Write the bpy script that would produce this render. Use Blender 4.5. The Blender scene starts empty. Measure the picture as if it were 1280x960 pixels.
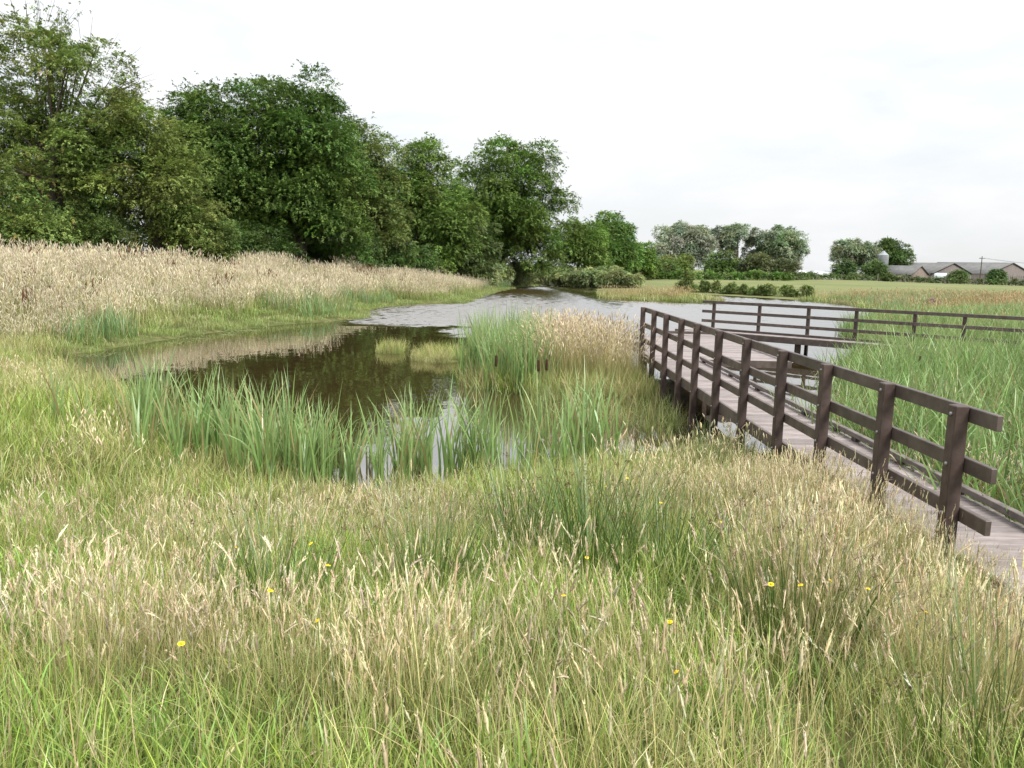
import bpy, bmesh, math, random
import numpy as np
from mathutils import Matrix, Vector

random.seed(7)
RNG = np.random.default_rng(11)
R = math.radians
scene = bpy.context.scene
COL = scene.collection

# ------------------------------------------------------------------ camera
EYE = 2.78
cam_data = bpy.data.cameras.new('camera')
cam_data.sensor_width = 36.0
cam_data.lens = 28.125
cam_data.clip_start = 0.05
cam_data.clip_end = 6000
cam = bpy.data.objects.new('camera', cam_data)
COL.objects.link(cam)
cam.matrix_world = (Matrix.Translation((0, 0, EYE)) @ Matrix.Rotation(R(90 - 8.47), 4, 'X')
                    @ Matrix.Rotation(R(1.3), 4, 'Z'))
scene.camera = cam

# ------------------------------------------------------------------ sky and sun
SUN_ELEV, SUN_AZ = R(50), R(138)      # azimuth clockwise from +Y: behind the viewer, to the right
world = bpy.data.worlds.new('World')
scene.world = world
world.use_nodes = True
nt = world.node_tree
nt.nodes.clear()
wn = nt.nodes.new
w_out = wn('ShaderNodeOutputWorld')
sky = wn('ShaderNodeTexSky')
sky.sky_type = 'NISHITA'
sky.sun_disc = False
sky.sun_elevation = SUN_ELEV
sky.sun_rotation = SUN_AZ
bg_sky = wn('ShaderNodeBackground')
bg_sky.inputs['Strength'].default_value = 0.13
nt.links.new(sky.outputs[0], bg_sky.inputs['Color'])
tc = wn('ShaderNodeTexCoord')
sep = wn('ShaderNodeSeparateXYZ')
nt.links.new(tc.outputs['Generated'], sep.inputs[0])
mp = wn('ShaderNodeMapping')
mp.inputs['Scale'].default_value = (1.0, 1.0, 3.2)
nt.links.new(tc.outputs['Generated'], mp.inputs['Vector'])
n1 = wn('ShaderNodeTexNoise')
n1.inputs['Scale'].default_value = 4.2
n1.inputs['Detail'].default_value = 7
n1.inputs['Roughness'].default_value = 0.55
n1.inputs['Distortion'].default_value = 0.25
nt.links.new(mp.outputs[0], n1.inputs['Vector'])
# overcast luminance, brighter overhead as under any even cloud deck
mxz = wn('ShaderNodeMath'); mxz.operation = 'MAXIMUM'; mxz.inputs[1].default_value = 0.0
nt.links.new(sep.outputs['Z'], mxz.inputs[0])
lum = wn('ShaderNodeMath'); lum.operation = 'MULTIPLY_ADD'
lum.inputs[1].default_value = 0.55; lum.inputs[2].default_value = 0.455
nt.links.new(mxz.outputs[0], lum.inputs[0])
dens = wn('ShaderNodeMapRange')
dens.inputs['From Min'].default_value = 0.3; dens.inputs['From Max'].default_value = 0.7
dens.inputs['To Min'].default_value = 0.87; dens.inputs['To Max'].default_value = 1.07
nt.links.new(n1.outputs['Fac'], dens.inputs['Value'])
lm = wn('ShaderNodeMath'); lm.operation = 'MULTIPLY'
nt.links.new(lum.outputs[0], lm.inputs[0]); nt.links.new(dens.outputs[0], lm.inputs[1])
bg_cl = wn('ShaderNodeBackground')
bg_cl.inputs['Color'].default_value = (0.965, 0.982, 1.0, 1)
nt.links.new(lm.outputs[0], bg_cl.inputs['Strength'])
cov = wn('ShaderNodeMapRange')
cov.inputs['From Min'].default_value = 0.36; cov.inputs['From Max'].default_value = 0.56
cov.inputs['To Min'].default_value = 0.89; cov.inputs['To Max'].default_value = 1.0
nt.links.new(n1.outputs['Fac'], cov.inputs['Value'])
mixw = wn('ShaderNodeMixShader')
nt.links.new(cov.outputs[0], mixw.inputs[0])
nt.links.new(bg_sky.outputs[0], mixw.inputs[1])
nt.links.new(bg_cl.outputs[0], mixw.inputs[2])
nt.links.new(mixw.outputs[0], w_out.inputs['Surface'])

sun_l = bpy.data.lights.new('sun', 'SUN')
sun_l.energy = 2.6
sun_l.angle = R(24)
sun_l.color = (1.0, 0.96, 0.9)
sun = bpy.data.objects.new('sun', sun_l)
COL.objects.link(sun)
sd_ = Vector((math.sin(SUN_AZ) * math.cos(SUN_ELEV), math.cos(SUN_AZ) * math.cos(SUN_ELEV), math.sin(SUN_ELEV)))
sun.rotation_euler = sd_.to_track_quat('Z', 'Y').to_euler()

vs = scene.view_settings
vs.view_transform = 'Standard'
vs.look = 'None'
vs.gamma = 1.0
vs.use_curve_mapping = False
vs.exposure = 1.0
scene.render.engine = 'CYCLES'
cy = scene.cycles
cy.max_bounces = 4; cy.diffuse_bounces = 2; cy.glossy_bounces = 2
cy.transmission_bounces = 4; cy.transparent_max_bounces = 6
cy.use_denoising = True
cy.denoiser = 'OPENIMAGEDENOISE'
cy.denoising_input_passes = 'RGB_ALBEDO_NORMAL'
cy.denoising_prefilter = 'ACCURATE'
cy.caustics_reflective = False; cy.caustics_refractive = False

# ------------------------------------------------------------------ materials
def new_mat(name):
    m = bpy.data.materials.new(name)
    m.use_nodes = True
    m.node_tree.nodes.clear()
    return m, m.node_tree, m.node_tree.nodes.new

def plant_mat(name, transl=0.3, gloss=0.06, rough=0.45, instanced=True, straw=(0.50, 0.40, 0.23)):
    m, t, n = new_mat(name)
    out = n('ShaderNodeOutputMaterial')
    a = n('ShaderNodeAttribute'); a.attribute_name = 'Col'
    col = a.outputs['Color']
    if instanced:
        d = n('ShaderNodeAttribute'); d.attribute_type = 'INSTANCER'; d.attribute_name = 'dry'
        mx = n('ShaderNodeMix'); mx.data_type = 'RGBA'
        t.links.new(d.outputs['Fac'], mx.inputs['Factor'])
        t.links.new(col, mx.inputs['A']); mx.inputs['B'].default_value = (*straw, 1)
        v = n('ShaderNodeAttribute'); v.attribute_type = 'INSTANCER'; v.attribute_name = 'val'
        sc = n('ShaderNodeVectorMath'); sc.operation = 'SCALE'
        t.links.new(mx.outputs['Result'], sc.inputs[0]); t.links.new(v.outputs['Fac'], sc.inputs['Scale'])
        col = sc.outputs[0]
    df = n('ShaderNodeBsdfDiffuse'); t.links.new(col, df.inputs['Color'])
    tr = n('ShaderNodeBsdfTranslucent'); t.links.new(col, tr.inputs['Color'])
    m1 = n('ShaderNodeMixShader'); m1.inputs[0].default_value = transl
    t.links.new(df.outputs[0], m1.inputs[1]); t.links.new(tr.outputs[0], m1.inputs[2])
    gl = n('ShaderNodeBsdfGlossy'); gl.inputs['Roughness'].default_value = rough
    gl.inputs['Color'].default_value = (0.9, 0.95, 0.9, 1)
    m2 = n('ShaderNodeMixShader'); m2.inputs[0].default_value = gloss
    t.links.new(m1.outputs[0], m2.inputs[1]); t.links.new(gl.outputs[0], m2.inputs[2])
    t.links.new(m2.outputs[0], out.inputs['Surface'])
    return m

def solid_mat(name, c1, c2, scale=8.0, rough=0.7, bump=0.2, stretch=(1, 1, 1), spec=0.4, detail=6, metallic=0.0,
              coord='Object', bscale=None, bdist=0.01, rand=0.0):
    m, t, n = new_mat(name)
    out = n('ShaderNodeOutputMaterial')
    b = n('ShaderNodeBsdfPrincipled')
    b.inputs['Roughness'].default_value = rough
    b.inputs['Specular IOR Level'].default_value = spec
    b.inputs['Metallic'].default_value = metallic
    tcn = n('ShaderNodeTexCoord')
    mpn = n('ShaderNodeMapping'); mpn.inputs['Scale'].default_value = stretch
    t.links.new(tcn.outputs[coord], mpn.inputs['Vector'])
    vec = mpn.outputs[0]
    oi = n('ShaderNodeObjectInfo')
    if coord == 'Object':
        ad = n('ShaderNodeVectorMath'); ad.operation = 'ADD'
        cm = n('ShaderNodeCombineXYZ')
        ml = n('ShaderNodeMath'); ml.operation = 'MULTIPLY'; ml.inputs[1].default_value = 37.0
        t.links.new(oi.outputs['Random'], ml.inputs[0])
        for k in range(3): t.links.new(ml.outputs[0], cm.inputs[k])
        t.links.new(vec, ad.inputs[0]); t.links.new(cm.outputs[0], ad.inputs[1])
        vec = ad.outputs[0]
    no = n('ShaderNodeTexNoise'); no.inputs['Scale'].default_value = scale; no.inputs['Detail'].default_value = detail
    t.links.new(vec, no.inputs['Vector'])
    mr = n('ShaderNodeMapRange'); mr.inputs['From Min'].default_value = 0.3; mr.inputs['From Max'].default_value = 0.7
    t.links.new(no.outputs['Fac'], mr.inputs['Value'])
    mx = n('ShaderNodeMix'); mx.data_type = 'RGBA'
    mx.inputs['A'].default_value = (*c1, 1); mx.inputs['B'].default_value = (*c2, 1)
    t.links.new(mr.outputs[0], mx.inputs['Factor'])
    col = mx.outputs['Result']
    if rand > 0:
        rr = n('ShaderNodeMapRange'); rr.inputs['To Min'].default_value = 1 - rand; rr.inputs['To Max'].default_value = 1 + rand
        t.links.new(oi.outputs['Random'], rr.inputs['Value'])
        s2 = n('ShaderNodeVectorMath'); s2.operation = 'SCALE'
        t.links.new(col, s2.inputs[0]); t.links.new(rr.outputs[0], s2.inputs['Scale'])
        col = s2.outputs[0]
    t.links.new(col, b.inputs['Base Color'])
    nb = n('ShaderNodeTexNoise'); nb.inputs['Scale'].default_value = bscale or scale * 3; nb.inputs['Detail'].default_value = 5
    t.links.new(vec, nb.inputs['Vector'])
    bp = n('ShaderNodeBump'); bp.inputs['Strength'].default_value = bump; bp.inputs['Distance'].default_value = bdist
    t.links.new(nb.outputs['Fac'], bp.inputs['Height']); t.links.new(bp.outputs[0], b.inputs['Normal'])
    t.links.new(b.outputs[0], out.inputs['Surface'])
    return m

M = {}
M['grass'] = plant_mat('grass_blades', 0.26, 0.04)
M['seed'] = plant_mat('seeding_grass', 0.18, 0.02)
M['rush'] = plant_mat('rush_stems', 0.15, 0.08)
M['reed'] = plant_mat('cattail_leaves', 0.35, 0.045, 0.45)
M['reed_solo'] = plant_mat('cattail_leaves_single', 0.35, 0.06, 0.42, instanced=False)
M['bark'] = solid_mat('bark', (0.055, 0.045, 0.035), (0.12, 0.10, 0.08), 3, 0.9, 0.6, (1, 1, 0.3), 0.2)
M['post'] = solid_mat('dark_plastic_lumber', (0.045, 0.029, 0.025), (0.085, 0.060, 0.052), 9, 0.55, 0.35, (1, 1, 1), 0.35, bscale=55, bdist=0.004, rand=0.14)
M['rail'] = solid_mat('weathered_rail', (0.058, 0.043, 0.037), (0.115, 0.090, 0.078), 7, 0.5, 0.35, (1, 1, 1), 0.4, bscale=50, bdist=0.004, rand=0.14)
M['plank'] = solid_mat('worn_deck_plank', (0.175, 0.145, 0.138), (0.285, 0.245, 0.235), 5, 0.6, 0.5, (1, 4, 1), 0.35, bscale=40, bdist=0.004, rand=0.22)
M['kerb'] = solid_mat('pale_worn_kerb', (0.10, 0.085, 0.078), (0.19, 0.165, 0.15), 7, 0.6, 0.35, (1, 1, 1), 0.3, bscale=50, bdist=0.004)
M['beam'] = solid_mat('dark_joist', (0.025, 0.018, 0.015), (0.045, 0.033, 0.028), 5, 0.8, 0.4)
M['bolt'] = solid_mat('galvanised_bolt', (0.22, 0.22, 0.22), (0.34, 0.34, 0.34), 30, 0.5, 0.1, metallic=0.6)

# ------------------------------------------------------------------ object helpers
def tag(o, label=None, cat=None, group=None, kind=None):
    if label: o['label'] = label
    if cat: o['category'] = cat
    if group: o['group'] = group
    if kind: o['kind'] = kind
    return o

def link(o, parent=None):
    COL.objects.link(o)
    if parent is not None: o.parent = parent
    return o

def empty(name, loc=(0, 0, 0), rz=0.0):
    o = bpy.data.objects.new(name, None)
    o.empty_display_size = 0.2
    o.location = loc
    o.rotation_euler = (0, 0, rz)
    return link(o)

def mesh_np(name, V, F4=None, F3=None, col=None, mat=None, smooth=False):
    """mesh from numpy arrays of vertices, quads, triangles and vertex colours"""
    me = bpy.data.meshes.new(name)
    V = np.asarray(V, np.float32)
    parts, starts, tot = [], [], 0
    nf = 0
    if F4 is not None and len(F4):
        F4 = np.asarray(F4, np.int32); parts.append(F4.ravel()); starts.append(np.arange(len(F4)) * 4); tot = len(F4) * 4; nf += len(F4)
    if F3 is not None and len(F3):
        F3 = np.asarray(F3, np.int32); parts.append(F3.ravel()); starts.append(tot + np.arange(len(F3)) * 3); nf += len(F3)
    me.vertices.add(len(V)); me.vertices.foreach_set('co', V.ravel())
    if nf:
        lv = np.concatenate(parts).astype(np.int32); ls = np.concatenate(starts).astype(np.int32)
        me.loops.add(len(lv)); me.loops.foreach_set('vertex_index', lv)
        me.polygons.add(nf); me.polygons.foreach_set('loop_start', ls)
        if smooth: me.polygons.foreach_set('use_smooth', np.ones(nf, bool))
    me.update(calc_edges=True)
    if col is not None:
        c = np.ones((len(V), 4), np.float32); c[:, :3] = col
        at = me.color_attributes.new('Col', 'FLOAT_COLOR', 'POINT')
        at.data.foreach_set('color', c.ravel())
    if mat: me.materials.append(mat)
    return me

def obj(name, me, parent=None, loc=(0, 0, 0), rot=(0, 0, 0)):
    o = bpy.data.objects.new(name, me)
    o.location = loc; o.rotation_euler = rot
    return link(o, parent)

_box = {}
def box_mesh(sx, sy, sz, mat, bev=0.006):
    k = (round(sx, 4), round(sy, 4), round(sz, 4), mat.name, bev)
    if k in _box: return _box[k]
    bm = bmesh.new()
    bmesh.ops.create_cube(bm, size=1.0)
    bmesh.ops.scale(bm, vec=(sx, sy, sz), verts=bm.verts)
    if bev: bmesh.ops.bevel(bm, geom=bm.edges[:], offset=bev, segments=1, affect='EDGES')
    me = bpy.data.meshes.new('box'); bm.to_mesh(me); bm.free()
    me.materials.append(mat)
    _box[k] = me
    return me

def beam(name, a, b, w, h, mat, parent, bev=0.005):
    """a board of width w (sideways) and depth h (upright) from a to b"""
    a, b = Vector(a), Vector(b)
    d = b - a
    o = obj(name, box_mesh(round(d.length, 3), w, h, mat, bev), parent, (a + b) / 2)
    o.rotation_euler = (0, -math.atan2(d.z, math.hypot(d.x, d.y)), math.atan2(d.y, d.x))
    return o

def tube(path, rad, sides=6):
    """tapered tube: path (k,3), rad (k,) -> V, F4"""
    path = np.asarray(path, float); k = len(path)
    tg = np.gradient(path, axis=0); tg /= np.linalg.norm(tg, axis=1)[:, None] + 1e-9
    ref = np.where(np.abs(tg[:, 2:3]) > 0.9, np.array([[1., 0, 0]]), np.array([[0, 0, 1.]]))
    u = np.cross(tg, ref); u /= np.linalg.norm(u, axis=1)[:, None] + 1e-9
    v = np.cross(tg, u)
    an = np.arange(sides) * 2 * math.pi / sides
    V = (path[:, None] + np.asarray(rad)[:, None, None] * (np.cos(an)[None, :, None] * u[:, None] + np.sin(an)[None, :, None] * v[:, None])).reshape(-1, 3)
    i = np.arange(k - 1)[:, None] * sides; j = np.arange(sides)[None]; jn = (j + 1) % sides
    F = np.stack([i + j, i + jn, i + sides + jn, i + sides + j], -1).reshape(-1, 4)
    return V, F

class MB:
    def __init__(s): s.V, s.F4, s.F3, s.C, s.n = [], [], [], [], 0
    def add(s, V, F4=None, F3=None, col=None):
        V = np.asarray(V, float)
        if F4 is not None and len(F4): s.F4.append(np.asarray(F4) + s.n)
        if F3 is not None and len(F3): s.F3.append(np.asarray(F3) + s.n)
        s.V.append(V)
        c = np.zeros((len(V), 3)); c[:] = (0.5, 0.5, 0.5) if col is None else col
        s.C.append(c); s.n += len(V)
    def box(s, x0, x1, y0, y1, z0, z1):
        V = [(x, y, z) for x in (x0, x1) for y in (y0, y1) for z in (z0, z1)]
        s.add(V, [(0, 1, 3, 2), (4, 6, 7, 5), (0, 4, 5, 1), (2, 3, 7, 6), (0, 2, 6, 4), (1, 5, 7, 3)])
    def mesh(s, name, mat, smooth=False):
        return mesh_np(name, np.concatenate(s.V), np.concatenate(s.F4) if s.F4 else None,
                       np.concatenate(s.F3) if s.F3 else None, np.concatenate(s.C), mat, smooth)

def smooth01(x): x = np.clip(x, 0, 1); return x * x * (3 - 2 * x)

def vnoise(x, y, s, seed=0):
    """cheap smooth value noise 0..1"""
    x = np.asarray(x) / s + 1000.0; y = np.asarray(y) / s + 1000.0
    xi = np.floor(x).astype(np.int64); yi = np.floor(y).astype(np.int64)
    fx = x - xi; fy = y - yi; fx = fx * fx * (3 - 2 * fx); fy = fy * fy * (3 - 2 * fy)
    def h(a, b):
        v = (a * 374761393 + b * 668265263 + seed * 982451653) & 0xFFFFFFFF
        v = ((v ^ (v >> 13)) * 1274126177) & 0xFFFFFFFF
        return ((v ^ (v >> 16)) & 0xFFFF) / 65535.0
    return (h(xi, yi) * (1 - fx) + h(xi + 1, yi) * fx) * (1 - fy) + (h(xi, yi + 1) * (1 - fx) + h(xi + 1, yi + 1) * fx) * fy

# ------------------------------------------------------------------ terrain
POND = np.array([(-12.6, 20.6), (-12.5, 22), (-12.2, 24), (-11.5, 28), (-10.5, 33.8), (-8.6, 36.6), (-7.6, 39), (-8.0, 44), (-8.2, 49),
                 (-6.6, 53.5), (-3.7, 56.5), (-2.9, 67), (-0.9, 90), (1.8, 108), (5.5, 112), (10.4, 103), (9.2, 90), (8.0, 78), (8.2, 71),
                 (11.9, 67.6), (16.4, 66.8), (18.4, 72), (18.8, 90), (22.5, 88), (27, 80), (29, 70), (24.8, 53), (20.5, 44), (16, 35.7),
                 (14.5, 29), (12.0, 24.0), (8.6, 18.0), (6.9, 14), (5.4, 12.0), (4.2, 11.9), (3.3, 12.3), (2.5, 11.6), (1.2, 10.9),
                 (0.2, 10.2), (-0.9, 9.5), (-1.7, 8.9), (-2.5, 9.0), (-3.0, 10.2), (-4.4, 11.9), (-6.5, 14), (-9, 16.4), (-11.4, 18.8)])
ISLE = np.array([(-0.95, 19.6), (-0.6, 18.0), (0.6, 17.2), (1.6, 16.6), (2.7, 16.6), (3.2, 17.6), (3.0, 20.5), (2.2, 22.0), (0.6, 22.3), (-0.6, 21.3)])
TUFT_A = np.array([(-2.9, 22.6), (-2.0, 22.3), (-1.3, 22.8), (-1.5, 24.2), (-2.4, 24.4)])
TUFT_B = np.array([(-4.15, 24.6), (-3.7, 24.4), (-3.4, 24.9), (-3.8, 25.5)])

def sdist(poly, X, Y):
    """signed distance, negative inside"""
    X = np.asarray(X, float); Y = np.asarray(Y, float)
    d2 = np.full(X.shape, 1e12); ins = np.zeros(X.shape, bool)
    n = len(poly)
    for i in range(n):
        ax, ay = poly[i]; bx, by = poly[(i + 1) % n]
        ex, ey = bx - ax, by - ay
        t = np.clip(((X - ax) * ex + (Y - ay) * ey) / (ex * ex + ey * ey), 0, 1)
        d2 = np.minimum(d2, (X - ax - t * ex) ** 2 + (Y - ay - t * ey) ** 2)
        if by != ay:
            c = ((ay > Y) != (by > Y)) & (X < ex * (Y - ay) / (by - ay) + ax)
            ins ^= c
    d = np.sqrt(d2)
    return np.where(ins, -d, d)

def shore(X, Y):
    """positive on land (metres from the water's edge), negative in the water"""
    s = sdist(POND, X, Y)
    s = s + (vnoise(X, Y, 1.3, 3) - 0.5) * 0.5
    for p in (ISLE, TUFT_A, TUFT_B):
        s = np.maximum(s, -sdist(p, X, Y))
    return s

def ground_z(X, Y, s=None):
    X = np.asarray(X, float); Y = np.asarray(Y, float)
    if s is None: s = shore(X, Y)
    # how high the land climbs away from the water, and how fast
    wl = smooth01((Y - (20.5 - 0.12 * (X + 12))) / 6.0) * smooth01((-X + 2.0) / 3.0)      # left bank
    hl = 2.02 - 1.42 * smooth01((Y - 45) / 60.0)
    near = smooth01((14 - Y) / 6.0) * smooth01((4.4 - X) / 2.0)
    leftnear = smooth01((22 - Y) / 6.0) * smooth01((-X - 3) / 3.0)
    amp = 0.45 + near * 0.85 + leftnear * (1 - near) * 0.5
    amp = amp * (1 - wl) + hl * wl
    ln = 11.0 * (1 - wl) + 12.5 * wl
    t = np.clip(s / ln, 0, 1)
    z = amp * (t * (2 - t) * 0.55 + smooth01(t) * 0.45)
    z = np.where(s < 0, np.maximum(-0.7, 0.28 * s), z)
    # gentle rise of the far field
    far = smooth01((Y - 75) / 110.0) * smooth01((X - 5) / 25.0)
    z = z + far * 0.7 * np.exp(-((X - 62) / 38.0) ** 2) * (s > 0)
    # made-up ground at the near end of the boardwalk
    pad = np.exp(-(((X - 3.9) / 1.5) ** 2 + ((Y - 3.2) / 1.9) ** 2))
    z = z + np.clip(0.67 - z, -1, 1) * np.clip(pad * 1.25, 0, 1) * (s > -1)
    z = z + (vnoise(X, Y, 0.9, 5) - 0.5) * 0.07 * (s > 0.2) + (vnoise(X, Y, 4.0, 6) - 0.5) * 0.12 * smooth01(s / 3)
    return z

def axis(segs):
    out = []
    for a, b, st in segs: out.append(np.arange(a, b, st))
    out.append([segs[-1][1]])
    return np.concatenate(out)
gx = axis([(-2500, -500, 200), (-500, -100, 40), (-100, -40, 4), (-40, -14, 0.8), (-14, 16, 0.3), (16, 40, 0.8), (40, 160, 5), (160, 500, 40), (500, 2500, 200)])
gy = axis([(-400, -40, 60), (-40, -4, 3), (-4, 30, 0.3), (30, 70, 0.6), (70, 130, 1.5), (130, 300, 8), (300, 800, 50), (800, 4000, 320)])
GX, GY = np.meshgrid(gx, gy)
GZ = ground_z(GX.ravel(), GY.ravel())
nx, ny = len(gx), len(gy)
ii = np.arange(ny - 1)[:, None] * nx + np.arange(nx - 1)[None]
F = np.stack([ii, ii + 1, ii + 1 + nx, ii + nx], -1).reshape(-1, 4)

def ground_mat():
    m, t, n = new_mat('meadow_soil_and_turf')
    out = n('ShaderNodeOutputMaterial'); b = n('ShaderNodeBsdfPrincipled')
    b.inputs['Roughness'].default_value = 0.95; b.inputs['Specular IOR Level'].default_value = 0.1
    g = n('ShaderNodeNewGeometry')
    n1 = n('ShaderNodeTexNoise'); n1.inputs['Scale'].default_value = 0.09; n1.inputs['Detail'].default_value = 8
    n2 = n('ShaderNodeTexNoise'); n2.inputs['Scale'].default_value = 3.0; n2.inputs['Detail'].default_value = 8
    t.links.new(g.outputs['Position'], n1.inputs['Vector']); t.links.new(g.outputs['Position'], n2.inputs['Vector'])
    r1 = n('ShaderNodeValToRGB')
    e = r1.color_ramp.elements
    e[0].position = 0.32; e[0].color = (0.125, 0.155, 0.060, 1)
    e[1].position = 0.70; e[1].color = (0.19, 0.19, 0.088, 1)
    t.links.new(n1.outputs['Fac'], r1.inputs['Fac'])
    r2 = n('ShaderNodeValToRGB')
    e = r2.color_ramp.elements
    e[0].position = 0.3; e[0].color = (0.055, 0.065, 0.022, 1)
    e[1].position = 0.7; e[1].color = (0.15, 0.15, 0.06, 1)
    t.links.new(n2.outputs['Fac'], r2.inputs['Fac'])
    sp = n('ShaderNodeSeparateXYZ'); t.links.new(g.outputs['Position'], sp.inputs[0])
    mr = n('ShaderNodeMapRange'); mr.inputs['From Min'].default_value = 55; mr.inputs['From Max'].default_value = 95
    t.links.new(sp.outputs['Y'], mr.inputs['Value'])
    mx = n('ShaderNodeMix'); mx.data_type = 'RGBA'
    t.links.new(mr.outputs[0], mx.inputs['Factor']); t.links.new(r2.outputs[0], mx.inputs['A']); t.links.new(r1.outputs[0], mx.inputs['B'])
    t.links.new(mx.outputs['Result'], b.inputs['Base Color'])
    bp = n('ShaderNodeBump'); bp.inputs['Strength'].default_value = 0.6; bp.inputs['Distance'].default_value = 0.05
    t.links.new(n2.outputs['Fac'], bp.inputs['Height']); t.links.new(bp.outputs[0], b.inputs['Normal'])
    t.links.new(b.outputs[0], out.inputs['Surface'])
    return m
ground = obj('ground', mesh_np('ground', np.stack([GX.ravel(), GY.ravel(), GZ], -1), F, mat=ground_mat(), smooth=True))
tag(ground, 'grassy meadow ground around the pond and out to the farm field', 'ground', kind='structure')

# water
def water_mat():
    m, t, n = new_mat('peaty_pond_water')
    out = n('ShaderNodeOutputMaterial'); b = n('ShaderNodeBsdfGlossy'); body = n('ShaderNodeBsdfDiffuse')
    g = n('ShaderNodeNewGeometry')
    nc = n('ShaderNodeTexNoise'); nc.inputs['Scale'].default_value = 0.35; nc.inputs['Detail'].default_value = 4
    t.links.new(g.outputs['Position'], nc.inputs['Vector'])
    mx = n('ShaderNodeMix'); mx.data_type = 'RGBA'
    mx.inputs['A'].default_value = (0.040, 0.028, 0.011, 1); mx.inputs['B'].default_value = (0.058, 0.042, 0.017, 1)
    t.links.new(nc.outputs['Fac'], mx.inputs['Factor']); t.links.new(mx.outputs['Result'], body.inputs['Color'])
    # the breeze reaches the open water: small waves beyond the sheltered near end
    sp = n('ShaderNodeSeparateXYZ'); t.links.new(g.outputs['Position'], sp.inputs[0])
    wob = n('ShaderNodeTexNoise'); wob.inputs['Scale'].default_value = 0.22; wob.inputs['Detail'].default_value = 3
    t.links.new(g.outputs['Position'], wob.inputs['Vector'])
    ad = n('ShaderNodeMath'); ad.operation = 'MULTIPLY_ADD'; ad.inputs[1].default_value = 14.0
    t.links.new(wob.outputs['Fac'], ad.inputs[0])
    ax = n('ShaderNodeMath'); ax.operation = 'MULTIPLY_ADD'; ax.inputs[1].default_value = 0.55
    t.links.new(sp.outputs['X'], ax.inputs[0]); t.links.new(sp.outputs['Y'], ax.inputs[2])
    t.links.new(ax.outputs[0], ad.inputs[2])
    br = n('ShaderNodeMapRange'); br.inputs['From Min'].default_value = 38.5; br.inputs['From Max'].default_value = 41.5
    br.inputs['To Min'].default_value = 0.04; br.inputs['To Max'].default_value = 1.0
    t.links.new(ad.outputs[0], br.inputs['Value'])
    lee = n('ShaderNodeMapRange'); lee.inputs['From Min'].default_value = 1.5; lee.inputs['From Max'].default_value = 7.0
    lee.inputs['To Min'].default_value = 1.0; lee.inputs['To Max'].default_value = 0.24
    t.links.new(sp.outputs['X'], lee.inputs['Value'])
    amp = n('ShaderNodeMath'); amp.operation = 'MULTIPLY'
    t.links.new(br.outputs[0], amp.inputs[0]); t.links.new(lee.outputs[0], amp.inputs[1])
    rg = n('ShaderNodeMath'); rg.operation = 'MULTIPLY_ADD'; rg.inputs[1].default_value = 0.06; rg.inputs[2].default_value = 0.02
    t.links.new(amp.outputs[0], rg.inputs[0]); t.links.new(rg.outputs[0], b.inputs['Roughness'])
    mp2 = n('ShaderNodeMapping'); mp2.inputs['Scale'].default_value = (0.8, 1.0, 1.0); mp2.inputs['Rotation'].default_value = (0, 0, 0.3)
    t.links.new(g.outputs['Position'], mp2.inputs['Vector'])
    w1 = n('ShaderNodeTexNoise'); w1.inputs['Scale'].default_value = 2.6; w1.inputs['Detail'].default_value = 3; w1.inputs['Roughness'].default_value = 0.65
    t.links.new(mp2.outputs[0], w1.inputs['Vector'])
    sub = n('ShaderNodeVectorMath'); sub.operation = 'SUBTRACT'; sub.inputs[1].default_value = (0.5, 0.80, 0.5)
    t.links.new(w1.outputs['Color'], sub.inputs[0])
    amp2 = n('ShaderNodeMath'); amp2.operation = 'MULTIPLY'; amp2.inputs[1].default_value = 0.85
    t.links.new(amp.outputs[0], amp2.inputs[0])
    scl = n('ShaderNodeVectorMath'); scl.operation = 'SCALE'
    t.links.new(sub.outputs[0], scl.inputs[0]); t.links.new(amp2.outputs[0], scl.inputs['Scale'])
    flat = n('ShaderNodeVectorMath'); flat.operation = 'MULTIPLY'; flat.inputs[1].default_value = (1, 1, 0)
    t.links.new(scl.outputs[0], flat.inputs[0])
    up = n('ShaderNodeVectorMath'); up.operation = 'ADD'; up.inputs[1].default_value = (0, 0, 1)
    t.links.new(flat.outputs[0], up.inputs[0])
    nrm = n('ShaderNodeVectorMath'); nrm.operation = 'NORMALIZE'
    t.links.new(up.outputs[0], nrm.inputs[0]); t.links.new(nrm.outputs[0], b.inputs['Normal'])
    fr = n('ShaderNodeFresnel'); fr.inputs['IOR'].default_value = 1.34
    t.links.new(nrm.outputs[0], fr.inputs['Normal'])
    mirror_boost = n('ShaderNodeMath'); mirror_boost.operation = 'POWER'; mirror_boost.inputs[1].default_value = 0.42     # reflection raised above clean water's, in place of a brighter sky
    t.links.new(fr.outputs[0], mirror_boost.inputs[0])
    ms = n('ShaderNodeMixShader')
    t.links.new(mirror_boost.outputs[0], ms.inputs[0]); t.links.new(body.outputs[0], ms.inputs[1]); t.links.new(b.outputs[0], ms.inputs[2])
    t.links.new(ms.outputs[0], out.inputs['Surface'])
    return m
wx, wy = axis([(-16, 34, 2.0)]), axis([(6, 116, 2.0)])
WX, WY = np.meshgrid(wx, wy)
nxw = len(wx)
ii = np.arange(len(wy) - 1)[:, None] * nxw + np.arange(nxw - 1)[None]
WF = np.stack([ii, ii + 1, ii + 1 + nxw, ii + nxw], -1).reshape(-1, 4)
ctr_s = sdist(POND, WX.ravel()[WF].mean(1), WY.ravel()[WF].mean(1))
WF = WF[ctr_s < 2.2]
used = np.unique(WF); remap = -np.ones(WX.size, int); remap[used] = np.arange(len(used))
pond = obj('pond', mesh_np('pond', np.stack([WX.ravel()[used], WY.ravel()[used], np.full(len(used), 0.0)], -1), remap[WF], mat=water_mat()))
tag(pond, 'brown pond water, calm near and wind-rippled white further off', 'pond', kind='structure')

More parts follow.
